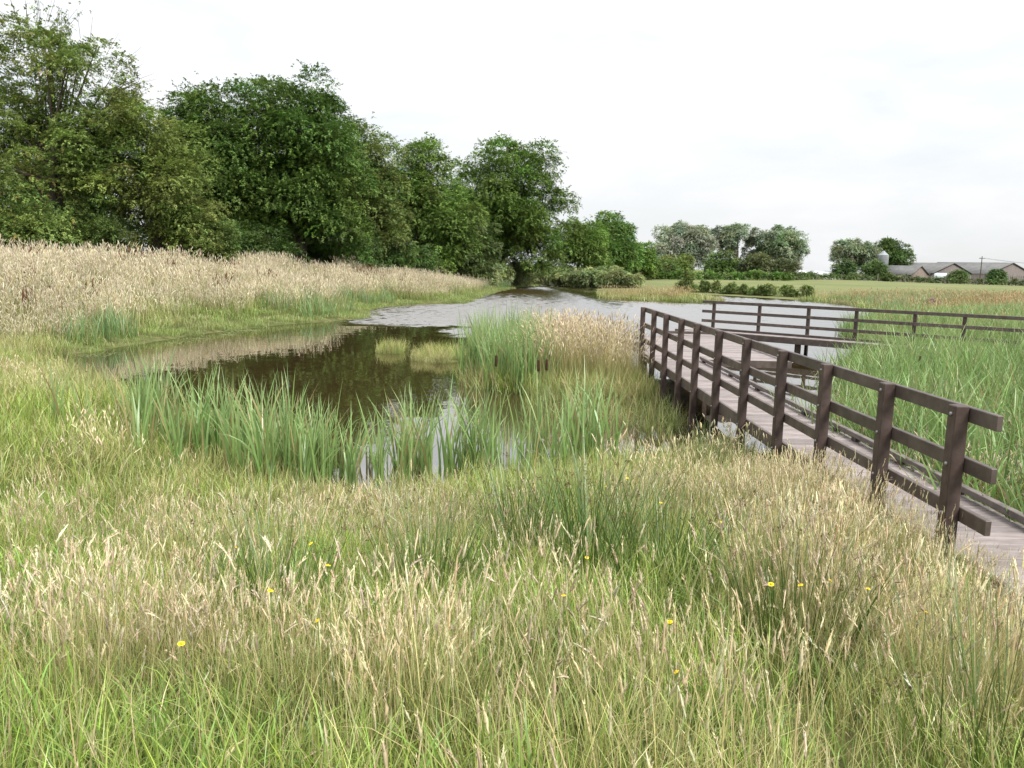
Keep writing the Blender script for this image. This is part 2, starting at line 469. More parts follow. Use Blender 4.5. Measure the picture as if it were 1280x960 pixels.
# ------------------------------------------------------------------ boardwalk
DECK = 0.74
bw = empty('boardwalk', (3.7, 5.0, 0.0))
bw_inv = Matrix.Translation((-3.7, -5.0, 0.0))
tag(bw, 'dark brown boardwalk with post and rail fence running out over the pond', 'boardwalk')
def bpart(o):
    o.location = Vector(o.location) - Vector((3.7, 5.0, 0.0)); return o

POST_Y = [5.63, 6.72, 8.02, 9.30, 10.74, 12.14, 13.55, 14.80, 16.15, 17.5, 18.95]
def xl(y): return 3.195 - (y - 5.63) * 0.0105          # post line
def xr(y): return 4.27
def pt_post(x, y, top, bot, rz, name='post', bolt_dirs=(-1,)):
    h = top - bot
    o = bpart(obj(name, box_mesh(0.102, 0.102, round(h, 2), M['post'], 0.007), bw, (x, y, (top + bot) / 2)))
    o.rotation_euler = (random.uniform(-.008, .008), random.uniform(-.006, .012), rz + random.uniform(-.03, .03))
    return o
bolt_me = None
def bolt_mesh():
    V, F4 = tube([(0, 0, 0), (-0.006, 0, 0), (-0.012, 0, 0)], [0.015, 0.015, 0.008], 8)
    n = len(V)
    V = np.vstack([V, [(-0.0135, 0, 0)]])
    F3 = [(n - 8 + k, n - 8 + (k + 1) % 8, n) for k in range(8)]
    return mesh_np('bolt', V, F4, F3, mat=M['bolt'], smooth=True)
bolt_me = bolt_mesh()
RAILZ = [1.80, 1.435, 1.07]                             # centres of the three rails
gz_post = ground_z(np.array([xl(y) for y in POST_Y]), np.array(POST_Y))
for y, gz in zip(POST_Y, gz_post):
    bot = min(gz - 0.4, 0.1)
    p = pt_post(xl(y), y, 1.865, bot, 0.01)
    zc = (1.865 + bot) / 2
    for z in RAILZ + [0.70]:
        b = obj('bolt', bolt_me, p, (-0.051, 0.0, z - zc))
        b2 = obj('bolt', bolt_me, p, (0.0, -0.051, z - zc + 0.02), (0, 0, R(90))) if False else None
cuts = [5.27, 9.30, 13.55, 18.99]
for zi, z in enumerate(RAILZ):
    cc = cuts if zi != 1 else [5.27, 8.02, 12.14, 16.15, 18.99]
    for a, b in zip(cc[:-1], cc[1:]):
        off = 0.051 + 0.0245
        bpart(beam('rail', (xl(a) + off, a + 0.002, z), (xl(b) + off, b - 0.002, z), 0.046, 0.108, M['rail'], bw))
# edge board at deck level and the long joists below
for a, b in zip(cuts[:-1], cuts[1:]):
    a2 = 5.0 if a == 5.27 else a
    bpart(beam('edge_board', (xl(a2) + .076, a2 + .002, 0.69), (xl(b) + .076, b - .002, 0.69), 0.044, 0.17, M['rail'], bw))
for x_off in (0.30, 0.75):
    bpart(beam('joist', (xl(5) + x_off, 5.05, 0.60), (xl(19) + x_off, 24.4, 0.60), 0.07, 0.2, M['beam'], bw))
bpart(beam('joist', (4.20, 5.05, 0.60), (4.24, 18.0, 0.60), 0.07, 0.2, M['beam'], bw))
# deck planks of the walkway
y = 4.93; k = 0
while y < 18.1:
    x0, x1 = xl(y) + 0.102, xr(y) + random.uniform(-0.012, 0.012)
    o = bpart(obj('plank', box_mesh(round(x1 - x0, 2), 0.138, 0.034, M['plank'], 0.006), bw,
                  ((x0 + x1) / 2, y, DECK - 0.017 + random.uniform(-.002, .002))))
    o.rotation_euler = (random.uniform(-.006, .006), random.uniform(-.003, .003), random.uniform(-.004, .004) - 0.003)
    y += 0.150; k += 1
# kerb on the right side of the walkway, on small blocks
for a, b in ((5.9, 9.9), (9.92, 13.9), (13.92, 17.85)):
    bpart(beam('kerb', (4.225, a, 0.815), (4.225, b, 0.815), 0.07, 0.06, M['kerb'], bw))
    for q in np.linspace(a + 0.3, b - 0.3, 4):
        bpart(obj('kerb_block', box_mesh(0.07, 0.12, 0.042, M['post'], 0.004), bw, (4.225, q, 0.762)))
for yy in (6.6, 9.2, 11.8, 14.4, 17.4):
    bpart(obj('support_post', box_mesh(0.1, 0.1, 1.2, M['post'], 0.006), bw, (4.24, yy, 0.03)))
# platform where the walk turns
y = 18.25
while y < 24.6:
    x0 = xl(y) + 0.02 + (0 if y < 21 else (y - 21) * 0.28); x1 = 6.33 - (y - 18.2) * 0.0
    o = bpart(obj('plank', box_mesh(round(x1 - x0, 2), 0.138, 0.034, M['plank'], 0.006), bw,
                  ((x0 + x1) / 2, y, DECK - 0.017 + random.uniform(-.002, .002))))
    o.rotation_euler = (0, random.uniform(-.002, .002), random.uniform(-.003, .003))
    y += 0.150
bpart(beam('edge_board', (4.30, 18.14, 0.66), (6.36, 18.14, 0.66), 0.044, 0.17, M['rail'], bw))
bpart(beam('edge_board', (6.36, 18.16, 0.66), (6.36, 24.6, 0.66), 0.044, 0.17, M['rail'], bw))
bpart(beam('kerb', (4.35, 24.6, 0.84), (6.3, 24.6, 0.84), 0.07, 0.08, M['rail'], bw))
bpart(beam('kerb', (6.28, 18.3, 0.84), (6.28, 21.6, 0.84), 0.07, 0.08, M['rail'], bw))
bpart(beam('kerb', (3.16, 19.2, 0.84), (3.16, 21.0, 0.84), 0.07, 0.08, M['rail'], bw))
for (sx, sy) in ((4.6, 18.4), (6.2, 18.4), (6.2, 21.4), (6.2, 24.3), (4.6, 24.3), (3.4, 20.5)):
    bpart(obj('support_post', box_mesh(0.12, 0.12, 1.2, M['post'], 0.006), bw, (sx, sy, 0.02)))
# far walk with its rail on the water side
A = np.array([7.35, 30.05]); DIRV = np.array([7.34, -6.72]); LEN = np.linalg.norm(DIRV); U = DIRV / LEN
NRM = np.array([-U[1], U[0]]) * -1.0                    # towards the camera
FD = 0.60
ang = math.atan2(U[1], U[0])
ts = [0.15, 1.95, 3.75, 5.35, 7.15, 8.55, 10.3, 12.1, 13.9, 15.7]
for tt in ts:
    q = A + U * tt
    gz = float(ground_z(q[0:1], q[1:2])[0])
    p = pt_post(q[0], q[1], 1.63, min(gz - .3, -.3), ang)
    zc = (1.63 + min(gz - .3, -.3)) / 2
    for z in (1.575, 1.225, 0.875, 0.56):
        obj('bolt', bolt_me, p, (0, -0.051, z - zc), (0, 0, R(90)))
for z in (1.575, 1.225, 0.875):
    for a, b in ((-0.28, 3.75), (3.755, 7.15), (7.155, 12.1), (12.105, 15.9)):
        pa = A + U * a + NRM * 0.075; pb = A + U * b + NRM * 0.075
        bpart(beam('rail', (*pa, z), (*pb, z), 0.046, 0.105, M['rail'], bw))
t0 = -0.5
while t0 < 15.9:
    c = A + U * t0 + NRM * 0.80
    o = bpart(obj('plank', box_mesh(0.142, 1.34, 0.034, M['plank'], 0.004), bw, (c[0], c[1], FD - 0.017)))
    o.rotation_euler = (0, 0, ang + random.uniform(-.004, .004))
    t0 += 0.150
for off, zz in ((0.10, 0.50), (1.49, 0.50)):
    pa = A + U * -0.55 + NRM * off; pb = A + U * 15.9 + NRM * off
    bpart(beam('edge_board', (*pa, zz), (*pb, zz), 0.05, 0.2, M['rail'], bw))
pa = A + U * 0.6 + NRM * 1.42; pb = A + U * 15.9 + NRM * 1.42
bpart(beam('kerb', (*pa, 0.69), (*pb, 0.69), 0.07, 0.08, M['rail'], bw))
for tt in (1.0, 4.0, 7.0, 10.0, 13.0):
    q = A + U * tt + NRM * 1.3
    bpart(obj('support_post', box_mesh(0.16, 0.16, 1.2, M['post'], 0.006), bw, (q[0], q[1], -0.12)))
# short link between the platform and the far walk
for k in range(26):
    s = k / 25.0
    cx = 5.6 + s * 1.25; cyy = 24.75 + s * 3.7
    o = bpart(obj('plank', box_mesh(1.4, 0.142, 0.034, M['plank'], 0.004), bw, (cx, cyy, DECK - 0.02 - s * (DECK - FD) + 0.004)))
    o.rotation_euler = (0, 0, R(-18))
for dx in (-0.6, 0.6):
    bpart(beam('joist', (5.6 + dx, 24.7, 0.6), (6.85 + dx, 28.4, 0.48), 0.07, 0.2, M['beam'], bw))

# ------------------------------------------------------------------ plants: prototypes
PROTO = bpy.data.collections.new('plant_prototypes')    # never linked to the scene: only sources for the ground cover

def blades(mb, base, az, length, width, lean0, bend, segs, cb, ct, face=None, rng=RNG, taper=0.75, twist=0.0):
    """curved leaf strips; all arguments arrays of n"""
    n = len(az)
    face = az + math.pi / 2 + rng.normal(0, 0.6, n) if face is None else face
    dirh = np.stack([np.cos(az), np.sin(az), np.zeros(n)], -1)
    pos = base.copy(); step = (length / segs)[:, None]
    pts = [pos.copy()]
    for k in range(segs):
        th = lean0 + bend * ((k + 0.5) / segs) ** 1.6
        pos = pos + step * (np.sin(th)[:, None] * dirh + np.cos(th)[:, None] * np.array([0, 0, 1.]))
        pts.append(pos.copy())
    V, C = [], []
    for k in range(segs):
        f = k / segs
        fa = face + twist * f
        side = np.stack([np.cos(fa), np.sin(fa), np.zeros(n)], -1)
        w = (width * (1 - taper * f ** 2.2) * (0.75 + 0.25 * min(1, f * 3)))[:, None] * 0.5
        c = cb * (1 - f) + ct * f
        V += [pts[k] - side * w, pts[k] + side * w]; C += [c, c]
    V.append(pts[segs]); C.append(ct)
    nl = 2 * segs + 1
    VV = np.stack(V, 1).reshape(-1, 3); CC = np.stack(C, 1).reshape(-1, 3)
    b0 = np.arange(n)[:, None] * nl
    F4 = np.concatenate([b0 + np.array([[2 * k, 2 * k + 1, 2 * k + 3, 2 * k + 2]]) for k in range(segs - 1)], 0) if segs > 1 else None
    F3 = b0 + np.array([[2 * segs - 2, 2 * segs - 1, 2 * segs]])
    mb.add(VV, F4, F3, CC)
    return np.stack(pts, 1)

def jit(c, n, v=0.18, hue=0.06, rng=RNG):
    c = np.asarray(c, float)
    out = c[None] * (1 + rng.normal(0, v, (n, 1))) * (1 + rng.normal(0, hue, (n, 3)))
    return np.clip(out, 0.004, 0.85)

def disc(n, r, rng=RNG):
    a = rng.uniform(0, 2 * math.pi, n); q = r * np.sqrt(rng.uniform(0, 1, n))
    return np.stack([q * np.cos(a), q * np.sin(a), np.zeros(n)], -1)

GREEN = (0.195, 0.32, 0.040); GREEN2 = (0.32, 0.41, 0.085); STRAW = (0.56, 0.47, 0.25); SEED = (0.66, 0.57, 0.36)

def proto(name, mb, mat):
    o = bpy.data.objects.new(name, mb.mesh(name, mat))
    PROTO.objects.link(o)
    return o

def spikelets(mb, tip, d, length, rad, n, col, size, rng):
    """loose brown cluster: n small pointed bracts round the end of a stem"""
    f = np.sort(rng.uniform(0, 1, n))
    prof = rad * np.sin(np.pi * np.clip(f * 0.86 + 0.12, 0, 1)) ** 0.8
    a = rng.uniform(0, 2 * math.pi, n)
    d = d / np.linalg.norm(d)
    ref = np.array([1., 0, 0]) if abs(d[0]) < .9 else np.array([0, 1., 0])
    u = np.cross(d, ref); u /= np.linalg.norm(u); v = np.cross(d, u)
    rad_v = np.cos(a)[:, None] * u + np.sin(a)[:, None] * v
    c = tip - d * length * (1 - f)[:, None] + rad_v * prof[:, None] * 0.6
    out = d * 0.8 + rad_v * 0.55
    out /= np.linalg.norm(out, axis=1)[:, None]
    sd = np.cross(out, rad_v + 0.01); sd /= np.linalg.norm(sd, axis=1)[:, None] + 1e-9
    s = size * rng.uniform(0.7, 1.3, n)[:, None]
    V = np.stack([c - sd * s * 0.32, c + out * s * 0.4 + rad_v * s * .2, c + sd * s * 0.32, c + out * s * 1.1], 1).reshape(-1, 3)
    b = np.arange(n)[:, None] * 4
    mb.add(V, b + np.array([[0, 1, 2, 3]]), None, np.repeat(jit(col, n, .12, .05, rng), 4, 0))

def heads(mb, tip, d, length, rad, col, rng, lev=5, droop=.25, rough=.35):
    """narrow seed heads: knobbly four-sided spindles, arrays of n"""
    n = len(tip)
    d = d / (np.linalg.norm(d, axis=1)[:, None] + 1e-9)
    h = d.copy(); h[:, 2] = 0
    pts = []
    pos = tip.copy(); dd = d.copy()
    for k in range(lev + 1):
        pts.append(pos.copy())
        dd = dd + (h * .5 - np.array([0, 0, 1.]) * .5) * droop / lev * 2
        dd /= np.linalg.norm(dd, axis=1)[:, None]
        pos = pos + dd * (length / lev)[:, None]
    u = np.cross(d, np.array([[0.31, 0.9, 0.2]])); u /= np.linalg.norm(u, axis=1)[:, None] + 1e-9
    v = np.cross(d, u)
    V, C = [], []
    for k in range(lev + 1):
        f = k / lev
        pr = [.35, .85, 1.0, .9, .62, .08][k] if lev == 5 else math.sin(math.pi * (.12 + .84 * f))
        for q in range(4):
            an = q * math.pi / 2 + .4 * k
            rr = rad * pr * (1 + rng.normal(0, rough, n))
            V.append(pts[k] + (math.cos(an) * u + math.sin(an) * v) * rr[:, None])
            C.append(col * (1 + rng.normal(0, .12, (n, 1))))
    nl = 4 * (lev + 1)
    VV = np.stack(V, 1).reshape(-1, 3); CC = np.clip(np.stack(C, 1).reshape(-1, 3), .01, .8)
    b0 = np.arange(n)[:, None] * nl
    F4 = np.concatenate([b0 + np.array([[4 * k + q, 4 * k + (q + 1) % 4, 4 * k + 4 + (q + 1) % 4, 4 * k + 4 + q]]) for k in range(lev) for q in range(4)], 0)
    mb.add(VV, F4, None, CC)

def make_grass(name, n, h, w, seed, spread=0.10, cb=GREEN, ct=GREEN2, dryfrac=0.12, segs=4, bendm=0.9):
    rng = np.random.default_rng(seed); mb = MB()
    L = h * rng.uniform(0.55, 1.1, n)
    c0 = jit(cb, n, .2, .08, rng); c1 = jit(ct, n, .2, .08, rng)
    dm = rng.uniform(0, 1, n) < dryfrac
    c0[dm] = jit((.32, .28, .13), n, .15, .05, rng)[dm]; c1[dm] = jit(STRAW, n, .15, .05, rng)[dm]
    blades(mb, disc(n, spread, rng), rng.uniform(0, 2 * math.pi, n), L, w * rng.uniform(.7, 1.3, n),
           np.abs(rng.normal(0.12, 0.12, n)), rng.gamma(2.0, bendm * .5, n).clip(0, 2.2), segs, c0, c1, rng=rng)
    return proto(name, mb, M['grass'])

def make_seed(name, n, h, seed, spread=0.34, hw=0.0042, hl=0.075, stemw=0.0024, leaves=8, col=SEED, stem=STRAW, nod=0.5, lw=0.004, lev=5, droop=.15, hmin=.62, bracts=0):
    rng = np.random.default_rng(seed); mb = MB()
    L = h * rng.uniform(hmin, 1.12, n)
    az = rng.uniform(0, 2 * math.pi, n)
    cb = jit((.24, .27, .085), n, .2, .06, rng); ct = jit(stem, n, .15, .05, rng)
    pts = blades(mb, disc(n, spread, rng), az, L, np.full(n, stemw), np.abs(rng.normal(.08, .09, n)), rng.gamma(2, nod * .32, n).clip(0, 1.6), 5, cb, ct, rng=rng, taper=0.4)
    cl = jit(col, n, .14, .05, rng)
    heads(mb, pts[:, -2] * .3 + pts[:, -1] * .7, pts[:, -1] - pts[:, -2], hl * rng.uniform(.6, 1.35, n), hw * rng.uniform(.6, 1.5, n), cl, rng, lev, droop)
    if bracts:
        q = np.repeat(np.arange(n), bracts); k = len(q)
        hd = pts[q, -1] - pts[q, -2]; hd /= np.linalg.norm(hd, axis=1)[:, None] + 1e-9
        t0 = pts[q, -2] * .3 + pts[q, -1] * .7
        f = rng.uniform(.02, .95, k)
        rv = rng.normal(0, 1, (k, 3)); rv -= hd * (rv * hd).sum(1)[:, None]; rv /= np.linalg.norm(rv, axis=1)[:, None] + 1e-9
        c = t0 + hd * (hl * f)[:, None] + rv * (hw * .7)
        o2 = hd * .85 + rv * .5; sd = np.cross(o2, rv); sd /= np.linalg.norm(sd, axis=1)[:, None] + 1e-9
        ln = (.010 * rng.uniform(.6, 1.4, k) * hl / .075)[:, None]
        V = np.stack([c - sd * ln * .16, c + sd * ln * .16, c + o2 * ln], 1).reshape(-1, 3)
        mb.add(V, None, np.arange(k)[:, None] * 3 + np.array([[0, 1, 2]]), np.repeat(np.clip(cl[q] * (1 + rng.normal(0, .12, (k, 1))), .01, .8), 3, 0))
    m = leaves
    if m:
        blades(mb, disc(m, spread, rng), rng.uniform(0, 6.28, m), h * rng.uniform(.25, .6, m), lw * rng.uniform(.7, 1.4, m), np.abs(rng.normal(.2, .15, m)), rng.gamma(2, .5, m).clip(0, 2.3), 4,
               jit(GREEN, m, .2, .08, rng), jit((.32, .33, .12), m, .2, .08, rng), rng=rng)
    return proto(name, mb, M['seed'])

def make_rush(name, n, h, seed, spread=0.13, heads=0.35, w=0.0035):
    rng = np.random.default_rng(seed); mb = MB()
    b = disc(n, spread, rng)
    az = np.arctan2(b[:, 1], b[:, 0]) + rng.normal(0, .5, n)
    L = h * rng.uniform(.6, 1.1, n)
    c0 = jit((.060, .125, .022), n, .2, .06, rng); c1 = jit((.13, .17, .045), n, .2, .06, rng)
    dm = rng.uniform(0, 1, n) < .15
    c1[dm] = jit((.36, .27, .13), n, .1, .04, rng)[dm]
    ln = np.linalg.norm(b, axis=1) / spread * 0.30 + np.abs(rng.normal(0, .06, n))
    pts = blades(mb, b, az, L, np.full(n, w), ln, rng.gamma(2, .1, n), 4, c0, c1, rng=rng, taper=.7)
    for k in np.where(rng.uniform(0, 1, n) < heads)[0]:
        q = pts[k, 3] * .75 + pts[k, 4] * .25
        spikelets(mb, q, np.array([math.cos(az[k]), math.sin(az[k]), .5]), .02, .012, 9, (.10, .055, .025), .011, rng)
    return proto(name, mb, M['rush'])

def cattail_arrays(seed, n, h, w, rng=None, spread=.05, cb=(.17, .285, .065), ct=(.29, .405, .16), bm=.5):
    rng = np.random.default_rng(seed); mb = MB()
    b = disc(n, spread, rng)
    az = rng.uniform(0, 6.28, n)
    L = h * rng.uniform(.62, 1.08, n)
    c0 = jit(cb, n, .15, .06, rng); c1 = jit(ct, n, .15, .06, rng)
    dm = rng.uniform(0, 1, n) < .09
    c1[dm] = jit((.44, .36, .18), n, .12, .04, rng)[dm]; c0[dm] = jit((.30, .27, .11), n, .12, .04, rng)[dm]
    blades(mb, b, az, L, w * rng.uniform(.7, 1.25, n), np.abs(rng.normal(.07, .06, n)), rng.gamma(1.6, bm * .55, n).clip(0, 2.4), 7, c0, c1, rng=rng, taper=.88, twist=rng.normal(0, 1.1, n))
    return mb, rng

def scatter(name, protos, P, rot, scl, idx, dry, val, label, cat):
    coll = bpy.data.collections.new('sources_of_' + name)
    for k, p in enumerate(protos):
        if p.name not in coll.objects: coll.objects.link(p)
    order = sorted(p.name for p in protos)
    lut = np.array([order.index(p.name) for p in protos])
    me = bpy.data.meshes.new(name)
    n = len(P)
    me.vertices.add(n); me.vertices.foreach_set('co', np.asarray(P, np.float32).ravel())
    def at(nm, ty, arr, key):
        a = me.attributes.new(nm, ty, 'POINT'); a.data.foreach_set(key, arr)
    at('rot', 'FLOAT_VECTOR', np.asarray(rot, np.float32).ravel(), 'vector')
    at('scl', 'FLOAT', np.asarray(scl, np.float32), 'value')
    at('pick', 'INT', lut[np.asarray(idx)].astype(np.int32), 'value')
    at('dry', 'FLOAT', np.asarray(dry, np.float32), 'value')
    at('val', 'FLOAT', np.asarray(val, np.float32), 'value')
    o = obj(name, me)
    tag(o, label, cat, kind='stuff')
    g = bpy.data.node_groups.new('scatter_' + name, 'GeometryNodeTree')
    g.interface.new_socket('Geometry', in_out='INPUT', socket_type='NodeSocketGeometry')
    g.interface.new_socket('Geometry', in_out='OUTPUT', socket_type='NodeSocketGeometry')
    N = g.nodes.new
    gi, go = N('NodeGroupInput'), N('NodeGroupOutput')
    iop = N('GeometryNodeInstanceOnPoints')
    ci = N('GeometryNodeCollectionInfo'); ci.inputs['Collection'].default_value = coll
    ci.inputs['Separate Children'].default_value = True; ci.inputs['Reset Children'].default_value = True
    def na(nm, ty):
        a = N('GeometryNodeInputNamedAttribute'); a.data_type = ty; a.inputs['Name'].default_value = nm
        return a.outputs['Attribute']
    L = g.links.new
    L(gi.outputs[0], iop.inputs['Points']); L(ci.outputs[0], iop.inputs['Instance'])
    iop.inputs['Pick Instance'].default_value = True
    L(na('pick', 'INT'), iop.inputs['Instance Index'])
    er = N('FunctionNodeEulerToRotation'); L(na('rot', 'FLOAT_VECTOR'), er.inputs[0]); L(er.outputs[0], iop.inputs['Rotation'])
    L(na('scl', 'FLOAT'), iop.inputs['Scale'])
    L(iop.outputs[0], go.inputs[0])
    md = o.modifiers.new('scatter', 'NODES'); md.node_group = g
    return o

def on_deck(X, Y):
    m = (X > xl(Y) + 0.06) & (X < 4.36) & (Y > 4.75) & (Y < 18.3)
    m |= (X > 2.9) & (X < 6.5) & (Y > 17.9) & (Y < 24.8)
    rel = np.stack([X - A[0], Y - A[1]], -1)
    t = rel @ U; q = rel @ NRM
    m |= (t > -.8) & (t < 16.2) & (q > -.05) & (q < 1.6)
    m |= (np.abs(X - (5.6 + (Y - 24.75) / 3.7 * 1.25)) < .8) & (Y > 24.5) & (Y < 28.8)
    return m

def in_view(X, Y, margin=2.0):
    return (np.abs(X) < 0.70 * np.maximum(Y, 0) + margin) & (X ** 2 + Y ** 2 > 1.25 ** 2)

def sample(x0, x1, y0, y1, density, fn, rng, margin=2.0):
    """random points with local density = density * fn(x, y, shore distance) per square metre"""
    n = int((x1 - x0) * (y1 - y0) * density)
    X = rng.uniform(x0, x1, n); Y = rng.uniform(y0, y1, n)
    k = in_view(X, Y, margin); X, Y = X[k], Y[k]
    s = shore(X, Y)
    k = (rng.uniform(0, 1, len(X)) < fn(X, Y, s)) & ~on_deck(X, Y)
    X, Y, s = X[k], Y[k], s[k]
    return X, Y, s, ground_z(X, Y, s)

def place(name, protos, X, Y, Z, rng, label, cat, smin=.75, smax=1.2, dry=None, tilt=.08, val=(.8, 1.2), scl=None, lean=(0, 0)):
    n = len(X)
    rot = np.stack([rng.normal(lean[0], tilt, n), rng.normal(lean[1], tilt, n), rng.uniform(0, 6.28, n)], -1)
    sc = rng.uniform(smin, smax, n) * (1 if scl is None else scl)
    return scatter(name, protos, np.stack([X, Y, Z - .015], -1), rot, sc, rng.integers(0, len(protos), n),
                   np.zeros(n) if dry is None else dry, rng.uniform(*val, n), label, cat)

def blob(X, Y, cx, cy, rx, ry): return np.exp(-(((X - cx) / rx) ** 2 + ((Y - cy) / ry) ** 2))

# near meadow prototypes: patches about 0.7 m across
P_green = [make_grass('meadow_grass_patch_%02d' % k, 120, .46, .0060, 100 + k, .34) for k in range(6)]
P_wide = [make_grass('broad_grass_patch_%02d' % k, 80, .38, .0110, 150 + k, .34, cb=(.17, .29, .05), ct=(.24, .37, .08), dryfrac=.04, bendm=1.1) for k in range(4)]
P_wisp = [make_grass('wispy_grass_patch_%02d' % k, 110, .52, .0034, 180 + k, .34, cb=(.26, .33, .075), ct=(.44, .45, .16), dryfrac=.28, bendm=1.1) for k in range(5)]
P_seed = [make_seed('seed_grass_patch_%02d' % k, 44, .70, 200 + k, leaves=24, hw=.0034, hl=.09, bracts=18, nod=.3, stemw=.0034) for k in range(6)]
P_fluff = [make_seed('soft_seed_patch_%02d' % k, 18, .66, 230 + k, hw=.0040, hl=.10, col=(.68, .57, .40), nod=.55, leaves=10, droop=.3, bracts=30) for k in range(5)]
P_rush = [make_rush('rush_clump_%02d' % k, 48, .68, 260 + k) for k in range(4)]

def dryness(X, Y):
    d = 0.08 + 0.45 * (vnoise(X, Y, 1.1, 21) - .5) + .35 * (vnoise(X, Y, .45, 22) - .5)
    d += .85 * blob(X, Y, -1.6, 3.5, 1.2, .7) + .75 * blob(X, Y, -.2, 2.8, .6, .7) + .40 * blob(X, Y, -.2, 6.4, 1.6, .9) + .45 * blob(X, Y, -2.0, 6.2, 1.3, .9)
    d += 1.7 * blob(X, Y, 2.5, 5.8, .8, 2.6) + 1.0 * blob(X, Y, 2.1, 3.6, .8, 1.2) + .3 * blob(X, Y, .8, 2.2, .6, .5)
    d -= .35 * blob(X, Y, -1.3, 2.0, .9, .7) + .35 * blob(X, Y, .9, 5.2, .8, .9) + .3 * blob(X, Y, -.7, 4.6, .6, .5) + .5 * blob(X, Y, 3.9, 3.8, .9, .9)
    return np.clip(d, 0, 1)
def low(X, Y):
    """plants stay lower towards the water and at the end of the boardwalk"""
    return np.clip(.60 + .32 * smooth01((8.0 - Y) / 4.0), .3, 1.1) * (1 - .62 * blob(X, Y, 3.7, 3.7, .8, .9)) * (1 + .34 * blob(X, Y, 2.7, 7.0, .7, 1.9)) * (1 - .60 * blob(X, Y, 3.15, 4.5, .75, 1.2)) * (.8 + .4 * vnoise(X, Y, .7, 27))

rng = np.random.default_rng(5)
X, Y, s, Z = sample(-8, 5.5, .3, 9.6, 19, lambda x, y, s: smooth01((s + .1) / .4) * (1 - .35 * dryness(x, y)), rng, 1.2)
dr = dryness(X, Y)
place('meadow_grass', P_green + P_wide, X, Y, Z, rng, 'green grass blades filling the foreground meadow', 'grass', .65, 1.1, np.clip(dr * .34 - .06, 0, .32), .10, scl=low(X, Y), val=(.6, 1.25))
X, Y, s, Z = sample(-9, 4, .3, 10.5, 9, lambda x, y, s: smooth01(s / .4) * (.3 + .7 * dryness(x, y)) * (1 - blob(x, y, 3.6, 3.9, 1, 1)), rng, 1.2)
place('wispy_grass', P_wisp, X, Y, Z, rng, 'fine yellowing grass wisps among the foreground meadow', 'grass', .65, 1.1, np.clip(dryness(X, Y) * .5, 0, .5), .12, scl=low(X, Y))
X, Y, s, Z = sample(-8, 4, .6, 9.5, 12.5, lambda x, y, s: smooth01((s - .8) / 1.5) * (.07 + .93 * smooth01((dryness(x, y) - .14) / .8)) * (1 - .95 * blob(x, y, 3.45, 4.2, .75, 1.0)), rng, 1.0)
place('seeding_grass', P_seed, X, Y, Z, rng, 'pale straw coloured seeding grass heads over the foreground meadow', 'grass', .7, 1.12, None, .08, scl=low(X, Y))
X, Y, s, Z = sample(-8, 4, .6, 8.5, 5.5, lambda x, y, s: smooth01((s - .8) / 1.5) * smooth01((dryness(x, y) - .15) / .6) * (1 - .95 * blob(x, y, 3.45, 4.2, .75, 1.0)), rng, 1.0)
place('soft_seeding_grass', P_fluff, X, Y, Z, rng, 'soft pinkish grass plumes nodding in the foreground meadow', 'grass', .7, 1.1, None, .10, scl=low(X, Y))

# middle distance: near shore, left meadow
P_gm = [make_grass('shore_grass_clump_%02d' % k, 90, .44, .008, 300 + k, .38, bendm=.9, dryfrac=.15) for k in range(4)]
P_sm = [make_seed('shore_seed_clump_%02d' % k, 22, .6, 320 + k, .38, hw=.007, hl=.085, stemw=.004, leaves=8, lw=.008, lev=3) for k in range(4)]
X, Y, s, Z = sample(-20, 3.4, 7.5, 24, 15, lambda x, y, s: smooth01((s + .12) / .3) * (y < 22 + .0 * x) * np.where(sdist(ISLE, x, y) < .3, 0, 1), rng, 3)
dd = np.clip(vnoise(X, Y, 1.6, 31) * .7 - .28 + .25 * vnoise(X, Y, .5, 33), 0, .6)
place('shore_grass', P_gm, X, Y, Z, rng, 'green and yellowing grass along the near shore of the pond', 'grass', .6, 1.15, dd, .12, val=(.7, 1.1), scl=1 + .45 * smooth01((-X - 4) / 3))
X, Y, s, Z = sample(-20, 3.2, 8, 22, 4, lambda x, y, s: smooth01((s - .6) / .8) * smooth01((vnoise(x, y, 1.6, 31) - .35) / .4) * np.where(sdist(ISLE, x, y) < .3, 0, 1), rng, 3)
place('shore_seeding_grass', P_sm, X, Y, Z, rng, 'thin straw seed heads over the left near shore', 'grass', .6, 1.1, None, .12)

# left bank: tall pale grass on the slope, short green turf at the water
P_bt = [make_seed('bank_tall_clump_%02d' % k, 62, .95, 340 + k, .7, hw=.0095, hl=.15, stemw=.010, leaves=26, lw=.018, col=(.70, .605, .43), stem=(.56, .49, .29), nod=.5, lev=3, hmin=.45) for k in range(5)]
P_bg = [make_grass('bank_turf_clump_%02d' % k, 100, .40, .018, 360 + k, .7, cb=(.175, .26, .06), ct=(.27, .33, .10), dryfrac=.06, segs=3) for k in range(4)]
def leftbank(x, y): return (x < 3.5) & (y > 19) & ((y > 22) | (x < -11.5)) & (sdist(ISLE, x, y) > 1.0) & (sdist(TUFT_A, x, y) > 1) & (sdist(TUFT_B, x, y) > 1)
X, Y, s, Z = sample(-55, 3.5, 19, 112, 4.2, lambda x, y, s: leftbank(x, y) * smooth01((s - .5 - 1.3 * vnoise(x, y, 3.0, 41)) / 1.8) * smooth01((16 - s) / 3.0) * (.45 + .55 * smooth01((vnoise(x, y, 2.2, 46) - .25) / .3)), rng, 6)
place('bank_tall_grass', P_bt, X, Y, Z, rng, 'tall pale straw grass covering the left bank below the trees', 'grass', .75, 1.2, None, .10, val=(.7, 1.15), scl=.62 + .75 * vnoise(X, Y, 2.4, 47) * (.6 + .8 * vnoise(X, Y, .9, 48)))
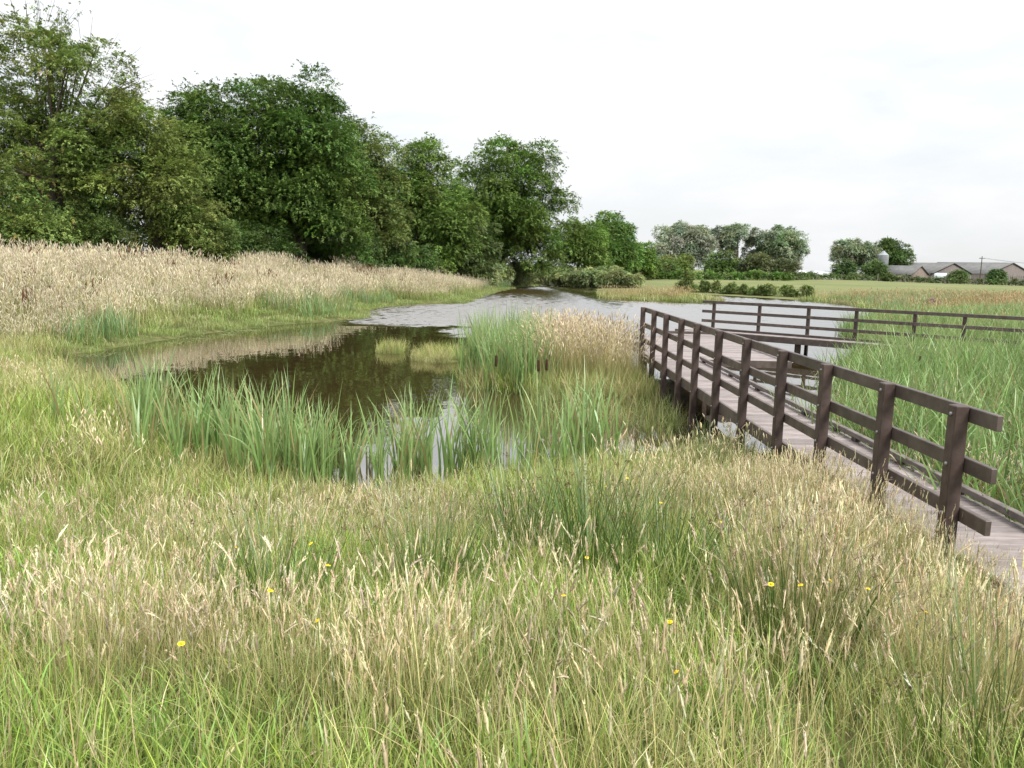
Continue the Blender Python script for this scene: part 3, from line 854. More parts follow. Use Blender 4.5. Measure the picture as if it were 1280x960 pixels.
X, Y, s, Z = sample(-50, 3.5, 18, 112, 4.5, lambda x, y, s: leftbank(x, y) * smooth01((s + .15) / .3) * smooth01((8 + 7 * vnoise(x, y, 2.2, 44) - s) / 4), rng, 6)
dd = np.clip((s - 1.5) / 6 * .5 + .5 * (vnoise(X, Y, 2.5, 43) - .45), 0, .7)
place('bank_turf', P_bg, X, Y, Z, rng, 'short green grass strip along the left water edge', 'grass', .7, 1.2, dd, .08, scl=np.clip(.55 + s * .16, .5, 1.3))

P_dk = []
for k in range(3):
    r9 = np.random.default_rng(380 + k); mb = MB(); n9 = 7
    pts = blades(mb, disc(n9, .25, r9), r9.uniform(0, 6.28, n9), .95 * r9.uniform(.7, 1.1, n9), np.full(n9, .014), np.abs(r9.normal(.1, .08, n9)), r9.gamma(2, .08, n9), 4,
                 jit((.16, .12, .05), n9, .2, .05, r9), jit((.16, .085, .04), n9, .2, .05, r9), rng=r9, taper=.4)
    heads(mb, pts[:, -2], pts[:, -1] - pts[:, -2], .36 * r9.uniform(.7, 1.2, n9), .028 * r9.uniform(.7, 1.3, n9), jit((.15, .075, .035), n9, .2, .05, r9), r9, 5, .1, .6)
    P_dk.append(proto('dock_clump_%02d' % k, mb, M['seed']))
X, Y, s, Z = sample(-40, 2, 22, 70, .5, lambda x, y, s: leftbank(x, y) * smooth01((s - 2) / 2) * smooth01((13 - s) / 2) * smooth01((vnoise(x, y, 5, 49) - .3) / .3), rng, 6)
place('brown_docks', P_dk, X, Y, Z, rng, 'scattered dark brown dock seed stalks among the pale bank grass', 'weeds', .8, 1.25, None, .08)

P_fw = []
for k in range(3):
    r9 = np.random.default_rng(390 + k); mb = MB(); n9 = 26
    c9 = disc(n9, .35, r9); a9 = r9.uniform(0, 6.28, n9); q9 = r9.uniform(.02, .055, n9)
    V9 = np.stack([c9 + np.stack([np.cos(a9 + t9) * q9, np.sin(a9 + t9) * q9 * .7, r9.uniform(.004, .012, n9)], -1) for t9 in (0, 1.2, 2.4, 3.6, 4.8)], 1).reshape(-1, 3)
    b9 = np.arange(n9)[:, None] * 5
    mb.add(V9, None, np.concatenate([b9 + np.array([[0, 1, 2]]), b9 + np.array([[0, 2, 3]]), b9 + np.array([[0, 3, 4]])], 0), np.repeat(jit((.24, .27, .12), n9, .2, .08, r9), 5, 0))
    P_fw.append(proto('floating_weed_patch_%02d' % k, mb, M['reed']))
X, Y, s, Z = sample(-14, -2, 20, 60, 2.6, lambda x, y, s: (s < -.05) * smooth01((s + 1.3) / .9) * smooth01((vnoise(x, y, 2.5, 91) - .42) / .15) * (x < -6.5), rng, 4)
place('floating_weed', P_fw, X, Y, np.full(len(X), .012), rng, 'small floating weed leaves along the left water edge', 'water weed', .7, 1.3, None, .0)

# lower reeds and rushes in the left bank slope
P_rb = []
for k in range(4):
    mb, _ = cattail_arrays(400 + k, 16, 1.15, .03, spread=.3, cb=(.15, .27, .085), ct=(.25, .37, .17)); P_rb.append(proto('reed_clump_far_%02d' % k, mb, M['reed']))
X, Y, s, Z = sample(-14, 3, 24, 100, 3.2, lambda x, y, s: leftbank(x, y) * smooth01((s - .4) / .5) * smooth01((4.2 - s) / 2) * smooth01((vnoise(x, y, 3.2, 45) - .48) / .1), rng, 4)
place('bank_reeds', P_rb, X, Y, Z, rng, 'blue green reed clumps growing low on the left bank', 'reeds', .7, 1.1, None, .06)

# island beside the boardwalk
P_it = [make_seed('island_seed_clump_%02d' % k, 44, 1.5, 420 + k, .4, hw=.009, hl=.12, stemw=.005, leaves=30, lw=.009, col=(.64, .53, .36), lev=3) for k in range(4)]
P_ig = [make_grass('island_grass_clump_%02d' % k, 80, .75, .010, 430 + k, .36, dryfrac=.25, bendm=.9) for k in range(3)]
P_rm = []
for k in range(5):
    mb, _ = cattail_arrays(440 + k, 26, 1.75, .024, spread=.3, bm=.45); P_rm.append(proto('reed_clump_%02d' % k, mb, M['reed']))
def isl(x, y, g=0.0): return sdist(ISLE, x, y) < g
X, Y, s, Z = sample(-1.2, 3.4, 16, 23, 13, lambda x, y, s: isl(x, y, .0) * smooth01((x - .7 + .6 * vnoise(x, y, .9, 51)) / .5) * (~((x < 3.2) & (y < 17.3) & (x > 1.2)) * .85 + .15), rng)
place('island_tall_grass', P_it, X, Y, Z, rng, 'tall tan seeding grass on the small island by the boardwalk', 'grass', .7, 1.05, None, .08)
X, Y, s, Z = sample(-1.2, 3.6, 15.8, 23, 15, lambda x, y, s: isl(x, y, .25) * 1.0, rng)
place('island_grass', P_ig, X, Y, Z, rng, 'green grass skirt of the small island', 'grass', .6, 1.0, np.clip(vnoise(X, Y, .8, 52) * .6 - .1, 0, .6), .12)
X, Y, s, Z = sample(-1.4, 1.3, 16.8, 22.5, 13, lambda x, y, s: isl(x, y, .15) * smooth01((1.1 - x) / .5), rng)
place('island_reeds', P_rm, X, Y, Z, rng, 'blue green reeds on the left half of the small island', 'reeds', .75, 1.1, None, .06)
X, Y, s, Z = sample(-4.4, -1, 22, 26, 12, lambda x, y, s: (sdist(TUFT_A, x, y) < 0.1) | (sdist(TUFT_B, x, y) < .1), rng)
place('water_tufts', P_ig, X, Y, Z, rng, 'low grassy tufts standing in the calm brown water', 'grass', .4, .75, np.clip(vnoise(X, Y, .8, 53) * .5, 0, .5), .2)

P_sd = [make_grass('sedge_clump_%02d' % k, 46, .62, .009, 450 + k, .26, cb=(.19, .30, .055), ct=(.33, .37, .11), dryfrac=.2, bendm=.8) for k in range(4)]
X, Y, s, Z = sample(-.6, 3.3, 11.2, 17.2, 9, lambda x, y, s: (s < .2) * smooth01((x - .2 + 1.2 * (vnoise(x, y, 1.0, 55) - .5)) / .8) * smooth01((vnoise(x, y, .9, 56) + .30 * smooth01((y - 13) / 2.5) - .44) / .16) * (.12 + .88 * smooth01((y - 12.8) / 1.2)), rng)
place('shallow_sedges', P_sd, X, Y, np.maximum(Z, -.12), rng, 'green and tan sedges standing in shallow water before the island', 'grass', .6, 1.15, np.clip(vnoise(X, Y, .7, 57) * .6 - .25, 0, .4), .15, val=(.6, 1.05))

# reed bed right of the boardwalk
P_rr = []
for k in range(6):
    mb, _ = cattail_arrays(460 + k, 22, 1.42, .026, spread=.36, cb=(.135, .25, .055), ct=(.25, .38, .125), bm=.95); P_rr.append(proto('reed_bed_clump_%02d' % k, mb, M['reed']))
X, Y, s, Z = sample(4.3, 24, 6.0, 40, 7, lambda x, y, s: smooth01((s + 1.5 + 1.2 * (vnoise(x, y, 1.7, 61) - .5)) / .5) * smooth01((9 - s) / 4.0) * (y > 6.4), rng, 4)
place('reed_bed', P_rr, X, Y, np.maximum(Z, -.35), rng, 'dense bright green reed bed to the right of the boardwalk', 'reeds', .72, 1.08, np.clip(vnoise(X, Y, 2.0, 62) * .35 - .12, 0, .3), .09, lean=(0.0, .10), val=(.65, 1.15))
X, Y, s, Z = sample(4.4, 12, 3.5, 16, 11, lambda x, y, s: smooth01((s + .2) / .4) * smooth01((4.5 - np.abs(s - 1.5)) / 3), rng, 4)
place('right_side_grass', P_gm + P_rush[:2], X, Y, Z, rng, 'dark green rushes and grass beside the right edge of the boardwalk', 'grass', .8, 1.5, np.clip(vnoise(X, Y, 1.0, 63) * .6 - .15, 0, .6), .12)
X, Y, s, Z = sample(4.4, 12, 4.5, 16, 5, lambda x, y, s: smooth01((s - .3) / .5), rng, 4)
place('right_side_seeding_grass', P_sm, X, Y, Z, rng, 'brown seed heads among the rushes right of the boardwalk', 'grass', .9, 1.3, np.full(len(X), .0), .12, val=(.5, .8))

# far meadows beyond the pond
P_ft = [make_seed('far_meadow_clump_%02d' % k, 26, .9, 500 + k, .9, hw=.014, hl=.2, stemw=.022, leaves=34, lw=.035, col=(.46, .35, .19), stem=(.42, .33, .16), lev=3, hmin=.35) for k in range(4)]
P_fg = [make_grass('far_grass_clump_%02d' % k, 60, .6, .04, 520 + k, .9, dryfrac=.12, segs=3, cb=(.20, .30, .07), ct=(.30, .37, .12)) for k in range(4)]
def farmead(x, y): return ((x > 3.5) & (y > 60)) | ((x > 14) & (y > 30))
X, Y, s, Z = sample(4, 95, 28, 125, 1.0, lambda x, y, s: farmead(x, y) * smooth01((s - .2) / .5) * smooth01((vnoise(x, y, 9, 71) + .35 * vnoise(x, y, 3, 72) - .42) / .3) * smooth01((78 + .1 * x - y) / 8), rng, 8)
place('far_meadow_tall_grass', P_ft, X, Y, Z, rng, 'tawny grass of the marshy meadow beyond the pond', 'grass', .7, 1.15, None, .07)
X, Y, s, Z = sample(4, 95, 28, 125, 1.4, lambda x, y, s: farmead(x, y) * smooth01((s + .1) / .4) * smooth01((78 + .1 * x - y) / 8), rng, 8)
place('far_meadow_grass', P_fg, X, Y, Z, rng, 'green grass of the marshy meadow beyond the pond', 'grass', .7, 1.15, np.clip(vnoise(X, Y, 7, 73) * .9 - .25, 0, .6), .08)
X, Y, s, Z = sample(14, 60, 32, 75, 2.0, lambda x, y, s: farmead(x, y) * smooth01((s - .1) / .4) * smooth01((vnoise(x, y, 6, 75) - .55) / .12), rng, 6)
place('far_reeds', P_rb, X, Y, Z, rng, 'green reed patches at the far right shore', 'reeds', .7, 1.1, None, .06)

# ------------------------------------------------------------------ individual plants near the water
solo = []
for k in range(7):
    mb, _ = cattail_arrays(600 + k, 11, 1.45, .032, spread=.10, bm=.65)
    solo.append(mb.mesh('cattail_leaves', M['reed_solo']))
def cattail(x, y, sc, label, group, k=None, rz=None):
    z = float(ground_z(np.array([x]), np.array([y]))[0])
    o = empty('cattail_plant', (x, y, max(z, -.3)), random.uniform(0, 6.28) if rz is None else rz)
    o.scale = (sc, sc, sc)
    obj('leaf_fan', random.choice(solo) if k is None else solo[k], o)
    tag(o, label, 'cattail', group)
    return o
rg = np.random.default_rng(77)
for k in range(80):
    t = rg.beta(1.25, 1.0)
    x = -5.9 + t * 4.1 + rg.normal(0, .15); y = 9.5 + (1 - t) * 1.9 + rg.normal(0, .5)
    cattail(x, y, rg.uniform(.72, 1.02), 'upright green cattail leaves in the bed left of the water gap', 'cattails in the left front bed')
for k in range(34):
    a = rg.normal(0, 1, 2)
    x, y = -0.75 + a[0] * .75, 10.5 + a[1] * .6
    cattail(x, y, rg.uniform(.75, 1.08), 'pale green cattail leaves in the loose central stand before the sky reflection', 'cattails in the central stand')
for k in range(20):
    a = rg.normal(0, 1, 2)
    x, y = .75 + a[0] * .35, 10.9 + a[1] * .5
    cattail(x, y, rg.uniform(.85, 1.12), 'tall cattail leaves right of the central stand beside the water', 'cattails right of the central stand')
# brown seed spikes
M['spike'] = solid_mat('cattail_spike', (.035, .02, .012), (.06, .035, .02), 60, .95, .4, spec=.1)
M['stalk'] = solid_mat('cattail_stalk', (.16, .22, .07), (.2, .24, .1), 20, .7, .2)
sv, sf = tube([(0, 0, 0), (.004, 0, .006), (.004, 0, .02), (.004, 0, .15), (.003, 0, .165), (.003, 0, .17)], [.004, .017, .019, .019, .014, .002], 8)
spike_me = mesh_np('spike', sv, sf, mat=M['spike'], smooth=True)
for (x, y, zt, lab) in ((-.24, 11.5, 1.47, 'brown cattail spike standing alone left of the other two, before the island'),
                        (.37, 11.45, 1.42, 'left one of a close pair of brown cattail spikes before the island'),
                        (.49, 11.5, 1.43, 'right one of a close pair of brown cattail spikes before the island'),
                        (9.0, 17.6, 0.98, 'dark cattail spike in the reed bed left of the other two there'),
                        (9.2, 14.6, 1.02, 'dark cattail spike in the reed bed, middle of the three there'),
                        (9.2, 14.2, 1.13, 'dark cattail spike in the reed bed nearest the right edge')):
    gz = float(ground_z(np.array([x]), np.array([y]))[0]); gz = max(gz, -.4)
    o = empty('cattail_spike', (x, y, gz))
    h = zt - gz
    V, Fq = tube([(0, 0, 0), (.01, .005, h * .5), (0.0, 0, h - .15)], [.006, .005, .0035], 6)
    obj('stalk', mesh_np('stalk', V, Fq, mat=M['stalk'], smooth=True), o)
    V, Fq = tube([(0, 0, h + .015), (.004, 0, h + .1)], [.0025, .001], 5)
    obj('spike', spike_me, o, (0, 0, h - .155))
    tag(o, lab, 'cattail')

# rush tussocks one can tell apart
def tussock(x, y, sc, label, seed, n=190, h=.8):
    rng2 = np.random.default_rng(seed); mb = MB()
    b = disc(n, .24, rng2); az = np.arctan2(b[:, 1], b[:, 0]) + rng2.normal(0, .5, n)
    ln = np.linalg.norm(b, axis=1) / .24 * .38 + np.abs(rng2.normal(0, .06, n))
    pts = blades(mb, b, az, h * rng2.uniform(.6, 1.1, n), np.full(n, .0048), ln, rng2.gamma(2, .12, n), 5,
           jit((.050, .120, .018), n, .2, .06, rng2), jit((.115, .17, .035), n, .2, .08, rng2), rng=rng2, taper=.7)
    for k in np.where(rng2.uniform(0, 1, n) < .3)[0]:
        q = pts[k, 4] * .7 + pts[k, 5] * .3
        spikelets(mb, q, np.array([math.cos(az[k]), math.sin(az[k]), .5]), .022, .013, 10, (.12, .065, .03), .012, rng2)
    z = float(ground_z(np.array([x]), np.array([y]))[0])
    o = empty('rush_tussock', (x, y, z - .02)); o.scale = (sc, sc, sc)
    obj('stems', mb.mesh('rush_stems', M['rush_solo']), o)
    tag(o, label, 'rushes')
M['rush_solo'] = plant_mat('rush_stems_single', .15, .08, instanced=False)
tussock(.62, 5.6, 1.35, 'large dark green rush tussock in the middle of the meadow', 700, 190)
tussock(1.0, 5.0, 1.2, 'smaller rush tussock in front and right of the large one', 701)
tussock(.15, 6.1, 1.15, 'rush tussock behind and left of the large one', 702)
tussock(-1.35, 4.4, 1.1, 'dark rush tussock in the pale grass on the left', 703)
tussock(-.5, 4.8, 1.05, 'small rush tussock left of the middle, before the cattails', 704)
tussock(1.5, 3.9, 1.1, 'rush tussock in the green hollow below the boardwalk', 705)
tussock(2.3, 9.0, 1.0, 'rush tussock at the water edge beside the boardwalk posts', 706)
tussock(1.75, 2.6, 1.05, 'nearest rush tussock with brown heads at the lower right', 707, 110)

# yellow flowers, each a plant of its own
M['petal'] = solid_mat('yellow_petal', (.75, .52, .01), (.85, .62, .02), 30, .5, .1, spec=.3)
M['fstem'] = solid_mat('flower_stem', (.10, .16, .04), (.15, .2, .06), 20, .7, .1)
M['fcore'] = solid_mat('flower_centre', (.45, .28, .01), (.6, .4, .02), 60, .8, .3)
def petals_mesh(n=9, r=.0095):
    V, F4 = [], []
    for k in range(n):
        a = k * 2 * math.pi / n + random.uniform(-.1, .1)
        ca, sa = math.cos(a), math.sin(a); w = r * .42
        for (q, ww, z) in ((.15, .4, 0), (.75, 1.0, .004), (1.0, .55, .003)):
            for sgn in (-1, 1):
                V.append((ca * q * r - sa * sgn * w * ww, sa * q * r + ca * sgn * w * ww, z + random.uniform(-.0008, .0008)))
        b = k * 6; F4 += [(b, b + 1, b + 3, b + 2), (b + 2, b + 3, b + 5, b + 4)]
    return mesh_np('petals', V, F4, mat=M['petal'])
pm = [petals_mesh(), petals_mesh(7, .0085), petals_mesh(11, .0105)]
cv, cf = tube([(0, 0, .001), (0, 0, .004), (0, 0, .006)], [.0042, .0035, .001], 8)
core_me = mesh_np('flower_centre', cv, cf, mat=M['fcore'], smooth=True)
FL = [(-.62, 2.63, 1.74), (1.22, 2.58, 1.72), (-.78, 2.5, 1.70), (1.0, 2.6, 1.72), (-.55, 2.2, 1.74), (.95, 2.75, 1.66), (.62, 5.0, 1.38),
      (.8, 5.3, 1.36), (.9, 4.6, 1.40), (1.15, 4.2, 1.42), (.2, 2.7, 1.62), (.55, 2.55, 1.6), (-1.1, 3.1, 1.62), (.48, 2.1, 1.66), (-.95, 2.2, 1.66),
      (1.35, 3.2, 1.5), (2.62, 4.22, 1.07), (-.9, 3.5, 1.5), (.35, 3.4, 1.5), (1.6, 2.9, 1.5)]
for k, (x, y, zt) in enumerate(FL):
    gz = float(ground_z(np.array([x]), np.array([y]))[0])
    o = empty('yellow_flower', (x, y, gz)); h = zt - gz
    V, Fq = tube([(0, 0, 0), (.012, .01, h * .5), (0, 0, h)], [.0022, .0018, .0014], 5)
    obj('stem', mesh_np('stem', V, Fq, mat=M['fstem'], smooth=True), o)
    pz = obj('petals', pm[k % 3], o, (0, 0, h), (random.uniform(-.6, .3), random.uniform(-.4, .4), random.uniform(0, 6)))
    obj('flower_centre', core_me, pz, (0, 0, .002))
    tag(o, 'small yellow flower on a thin stem in the foreground grass', 'flower', 'yellow flowers in the meadow')

# ------------------------------------------------------------------ trees
def leaf_mat():
    m, t, n = new_mat('tree_leaves')
    out = n('ShaderNodeOutputMaterial')
    a = n('ShaderNodeAttribute'); a.attribute_name = 'Col'
    i = n('ShaderNodeAttribute'); i.attribute_type = 'INSTANCER'; i.attribute_name = 'tint'
    mu = n('ShaderNodeVectorMath'); mu.operation = 'MULTIPLY'
    t.links.new(a.outputs['Vector'], mu.inputs[0]); t.links.new(i.outputs['Vector'], mu.inputs[1])
    df = n('ShaderNodeBsdfDiffuse'); t.links.new(mu.outputs[0], df.inputs['Color'])
    tr = n('ShaderNodeBsdfTranslucent'); t.links.new(mu.outputs[0], tr.inputs['Color'])
    m1 = n('ShaderNodeMixShader'); m1.inputs[0].default_value = .25
    t.links.new(df.outputs[0], m1.inputs[1]); t.links.new(tr.outputs[0], m1.inputs[2])
    gl = n('ShaderNodeBsdfGlossy'); gl.inputs['Roughness'].default_value = .5
    m2 = n('ShaderNodeMixShader'); m2.inputs[0].default_value = .015
    t.links.new(m1.outputs[0], m2.inputs[1]); t.links.new(gl.outputs[0], m2.inputs[2])
    t.links.new(m2.outputs[0], out.inputs['Surface'])
    return m
M['leaf'] = leaf_mat()

def make_spray(name, n, seed, droop=.35):
    """a leafy twig end, about one unit long, leaves in units of the spray"""
    r = np.random.default_rng(seed); mb = MB()
    f = r.uniform(-.15, 1, n); a = r.uniform(0, 6.28, n)
    c = np.stack([f - .35, np.cos(a) * .30 * (1.1 - f * .5) * r.uniform(.3, 1, n), np.sin(a) * .20 * r.uniform(.2, 1, n) - droop * f * f], -1)
    nr = np.stack([r.normal(.15, .35, n), r.normal(0, .35, n), np.ones(n)], -1); nr /= np.linalg.norm(nr, axis=1)[:, None]
    u = np.stack([r.normal(.5, .6, n), np.sign(c[:, 1]) * r.uniform(.2, 1.2, n), r.normal(-.25, .2, n)], -1)
    u -= nr * (u * nr).sum(1)[:, None]; u /= np.linalg.norm(u, axis=1)[:, None]
    v = np.cross(nr, u)
    s_ = (.36 * r.uniform(.6, 1.3, n))[:, None]
    V = np.stack([c - u * s_ * .4, c - v * s_ * .30 + nr * s_ * .05, c + u * s_ * .6, c + v * s_ * .30 + nr * s_ * .05], 1).reshape(-1, 3)
    C = np.repeat(np.clip(1 + r.normal(0, .13, (n, 1)), .6, 1.4) * (1 + r.normal(0, .05, (n, 3))), 4, 0)
    mb.add(V, np.arange(n)[:, None] * 4 + np.array([[0, 1, 2, 3]]), None, C)
    o = proto(name, mb, M['leaf'])
    return o
SPRAYS = [make_spray('leaf_spray_%02d' % k, 15, 800 + k, .15 + .1 * (k % 4)) for k in range(8)]
spray_coll = bpy.data.collections.new('sources_of_crowns')
for o_ in SPRAYS: spray_coll.objects.link(o_)

def spray_tree():
    g = bpy.data.node_groups.new('leaf_sprays', 'GeometryNodeTree')
    g.interface.new_socket('Geometry', in_out='INPUT', socket_type='NodeSocketGeometry')
    g.interface.new_socket('Geometry', in_out='OUTPUT', socket_type='NodeSocketGeometry')
    N = g.nodes.new; L = g.links.new
    gi, go = N('NodeGroupInput'), N('NodeGroupOutput')
    iop = N('GeometryNodeInstanceOnPoints')
    ci = N('GeometryNodeCollectionInfo'); ci.inputs['Collection'].default_value = spray_coll
    ci.inputs['Separate Children'].default_value = True; ci.inputs['Reset Children'].default_value = True
    def na(nm, ty):
        a = N('GeometryNodeInputNamedAttribute'); a.data_type = ty; a.inputs['Name'].default_value = nm
        return a.outputs['Attribute']
    L(gi.outputs[0], iop.inputs['Points']); L(ci.outputs[0], iop.inputs['Instance'])
    iop.inputs['Pick Instance'].default_value = True
    L(na('pick', 'INT'), iop.inputs['Instance Index'])
    er = N('FunctionNodeEulerToRotation'); L(na('rot', 'FLOAT_VECTOR'), er.inputs[0]); L(er.outputs[0], iop.inputs['Rotation'])
    L(na('scl', 'FLOAT'), iop.inputs['Scale']); L(iop.outputs[0], go.inputs[0])
    return g
SPRAY_NG = spray_tree()

class Crown:
    def __init__(s): s.P, s.R, s.S, s.T = [], [], [], []
    def add(s, *q):
        for l, v in zip((s.P, s.R, s.S, s.T), q): l.append(v)
    def build(s, name, parent, rng):
        P = np.concatenate(s.P).astype(np.float32); n = len(P)
        me = bpy.data.meshes.new(name)
        me.vertices.add(n); me.vertices.foreach_set('co', P.ravel())
        for nm, ty, arr, key in (('rot', 'FLOAT_VECTOR', np.concatenate(s.R), 'vector'), ('scl', 'FLOAT', np.concatenate(s.S), 'value'),
                                 ('pick', 'INT', rng.integers(0, len(SPRAYS), n).astype(np.int32), 'value'), ('tint', 'FLOAT_VECTOR', np.concatenate(s.T), 'vector')):
            a = me.attributes.new(nm, ty, 'POINT'); a.data.foreach_set(key, np.asarray(arr, np.int32 if ty == 'INT' else np.float32).ravel())
        me.materials.append(M['leaf'])
        o = obj(name, me, parent)
        o['kind'] = 'stuff'
        md = o.modifiers.new('leaf_sprays', 'NODES'); md.node_group = SPRAY_NG
        return o

def leaf_cloud(crown, centers, radii, per, size, col, rng, flat=.75, hue=.10, shell=.55, colvar=None):
    """leafy sprays spread over a set of foliage clumps; per = leaves per clump"""
    n_b = len(centers)
    cnt = rng.poisson(per / 9.0 * (radii / radii.mean()) ** 2)
    bi = np.repeat(np.arange(n_b), cnt); n = len(bi)
    d = rng.normal(0, 1, (n, 3)); d /= np.linalg.norm(d, axis=1)[:, None]
    d[:, 2] = np.where(d[:, 2] < -.6, -d[:, 2] * .8, d[:, 2])
    rr = (shell + (1 - shell) * rng.uniform(0, 1, n)) * (1 + rng.normal(0, .12, n))
    off = d * (radii[bi] * rr)[:, None]; off[:, 2] *= flat
    c = centers[bi] + off
    yaw = np.arctan2(d[:, 1], d[:, 0]) + rng.normal(0, .5, n)
    pitch = -(d[:, 2] * .9) + rng.normal(.15, .3, n)          # outer ends rise on top, hang at the sides
    rot = np.stack([rng.normal(0, .35, n), pitch, yaw], -1)
    cb = np.asarray(col)[None] * (1 + rng.normal(0, .15, (n_b, 1))) * (1 + rng.normal(0, hue * .6, (n_b, 3)))
    cl = cb[bi] * (1 + rng.normal(0, .12, (n, 1)))
    if colvar is not None:
        m = rng.uniform(0, 1, n) < colvar[1] * rng.uniform(0, 2, n_b)[bi]
        cl[m] = np.asarray(colvar[0]) * (1 + rng.normal(0, .15, (m.sum(), 1)))
    crown.add(c, rot, size * 2.6 * rng.uniform(.7, 1.3, n), np.clip(cl * 1.52, .006, .5))

def tree(name, label, base, domes, leaf_n, size, col, seed, cat='tree', trunk_r=.3, group=None, blob_r=(.16, .25), nb=70, flat=.92, hue=.10, colvar=None,
         twigs=0, shell=.78, inner=.10, low=-.92, bark=None, limbs=14):
    """base (x,y,z); domes: list of (dx,dy,zc,rx,ry,rz) crown volumes relative to the base"""
    rng = np.random.default_rng(seed)
    root = empty(name, base)
    tag(root, label, cat, group)
    nb = int(nb * 1.25); size = size * .59; blob_r = (blob_r[0] * .95, blob_r[1] * 1.4); leaf_n = int(leaf_n * 3.5); inner = max(inner, .14) if inner > .05 else inner
    domes = [(d[0], d[1], d[2] - d[5] * .03, d[3] * 1.06, d[4] * 1.06, d[5] * 1.06) for d in domes]
    CC, RR = [], []
    vol = np.array([d[3] * d[5] for d in domes]); vol = vol / vol.sum()
    for dm, f in zip(domes, vol):
        k = max(6, int(nb * f))
        d = rng.normal(0, 1, (k * 3, 3)); d /= np.linalg.norm(d, axis=1)[:, None]
        d = d[d[:, 2] > low][:k]; k = len(d)
        mean_r = (dm[3] + dm[4] + dm[5]) / 3
        r = mean_r * rng.uniform(*blob_r, k)
        fr = np.where(rng.uniform(0, 1, k) < .78, rng.uniform(.80, 1.0, k), rng.uniform(.3, .8, k))
        wob = 1 + .07 * np.sin(d[:, 0] * 5 + seed) + .06 * np.sin(d[:, 1] * 6 + d[:, 2] * 4 + seed * 2)
        c = np.array(dm[:3]) + d * np.array(dm[3:]) * (fr * wob)[:, None] - d * (r * .55)[:, None]
        CC.append(c); RR.append(r)
    CC = np.concatenate(CC); RR = np.concatenate(RR)
    cw = Crown()
    leaf_cloud(cw, CC, RR, leaf_n * (1 - inner) / len(CC), size, col, rng, flat, hue, shell, colvar=colvar)
    # leaves through the inside of the crown
    IC = np.array([d[:3] for d in domes]); IR = np.array([(d[3] + d[4] + d[5]) / 3 * .8 for d in domes])
    leaf_cloud(cw, IC, IR, leaf_n * inner / len(IC), size * 1.3, col, rng, np.mean([d[5] / d[3] for d in domes]), hue, .15)
    if twigs:
        # sparse outer shoots
        k = twigs
        d = rng.normal(0, 1, (k, 3)); d[:, 2] = np.abs(d[:, 2]); d /= np.linalg.norm(d, axis=1)[:, None]
        di = rng.integers(0, len(domes), k); DM = np.array(domes)
        st = DM[di, :3] + d * DM[di, 3:] * .95
        for q in range(k):
            m = rng.integers(2, 5); tt = rng.uniform(.1, 1.0, m)[:, None]
            cpt = st[q] + (d[q] + np.array([0, 0, .5])) * tt * rng.uniform(.3, .9) + rng.normal(0, .08, (m, 3))
            leaf_cloud(cw, cpt, np.full(m, .06), 9, size * .8, col, rng, 1, hue, .2)
    cw.build('crown', root, rng)
    # trunk and limbs
    tb = MB()
    zc = np.average([d[2] for d in domes], weights=vol)
    top = max(d[2] + d[5] * .3 for d in domes)
    path = [(0, 0, -.3), (rng.normal(0, .1), rng.normal(0, .1), zc * .3), (rng.normal(0, .25), rng.normal(0, .25), zc * .7), (rng.normal(0, .4), rng.normal(0, .4), top)]
    V, Fq = tube(path, [trunk_r * 1.25, trunk_r, trunk_r * .7, trunk_r * .15], 9); tb.add(V, Fq)
    path = np.array(path)
    pick = rng.choice(len(CC), min(limbs, len(CC)), replace=False)
    for q in pick:
        f = rng.uniform(.3, .85)
        zz = zc * f
        p0 = np.array([np.interp(zz, path[:, 2], path[:, 0]), np.interp(zz, path[:, 2], path[:, 1]), zz])
        p2 = CC[q]; p1 = p0 * .5 + p2 * .5 + np.array([0, 0, .12 * np.linalg.norm(p2 - p0)]) + rng.normal(0, .2, 3)
        r0 = trunk_r * rng.uniform(.25, .45)
        V, Fq = tube([p0, p0 * .6 + p1 * .4, p1, p2], [r0, r0 * .75, r0 * .5, r0 * .15], 6); tb.add(V, Fq)
    if twigs:
        for q in range(k):
            V, Fq = tube([st[q] - d[q] * .8, st[q] + (d[q] + np.array([0, 0, .5])) * rng.uniform(.4, 1.0)], [.012, .005], 4); tb.add(V, Fq)
    obj('trunk', tb.mesh('trunk', bark or M['bark'], True), root)
    return root

DARK = (.080, .135, .030); MID = (.105, .165, .038); SILV = (.22, .255, .18)
def gz1(x, y): return float(ground_z(np.array([float(x)]), np.array([float(y)]))[0])

# line of trees on the left bank (x, y), domes in metres above the base
def T(name, label, x, y, domes, n, size, col, seed, **kw):
    return tree(name, label, (x, y, gz1(x, y) - .1), domes, n, size, col, seed, **kw)

T('ash_tree', 'tall airy olive tree with thin bare twigs at the far left', -25.4, 45,
  [(0, 0, 8.6, 5.0, 4.2, 4.6), (-3.5, 1, 6.0, 4.5, 4, 4.5), (3.2, 0, 6.2, 3.2, 3.6, 4.2), (-.8, 0, 12.1, 3.0, 2.8, 1.9), (1.9, .3, 9.8, 2.7, 2.9, 3.4)], 52000, .15, (.128, .168, .044), 1,
  blob_r=(.13, .22), nb=150, twigs=110, flat=.6, inner=.04, trunk_r=.34, limbs=36, colvar=((.19, .16, .06), .03))
T('hawthorn_tree', 'low spreading hawthorn under the airy tree at the far left', -27.2, 39.5, [(0, 0, 2.9, 4.0, 2.8, 2.7), (3.6, .8, 1.9, 2.6, 2.4, 1.9)], 26000, .13, (.110, .150, .040), 2,
  blob_r=(.18, .3), nb=60, trunk_r=.2, cat='tree', colvar=((.20, .14, .05), .04), inner=.15)
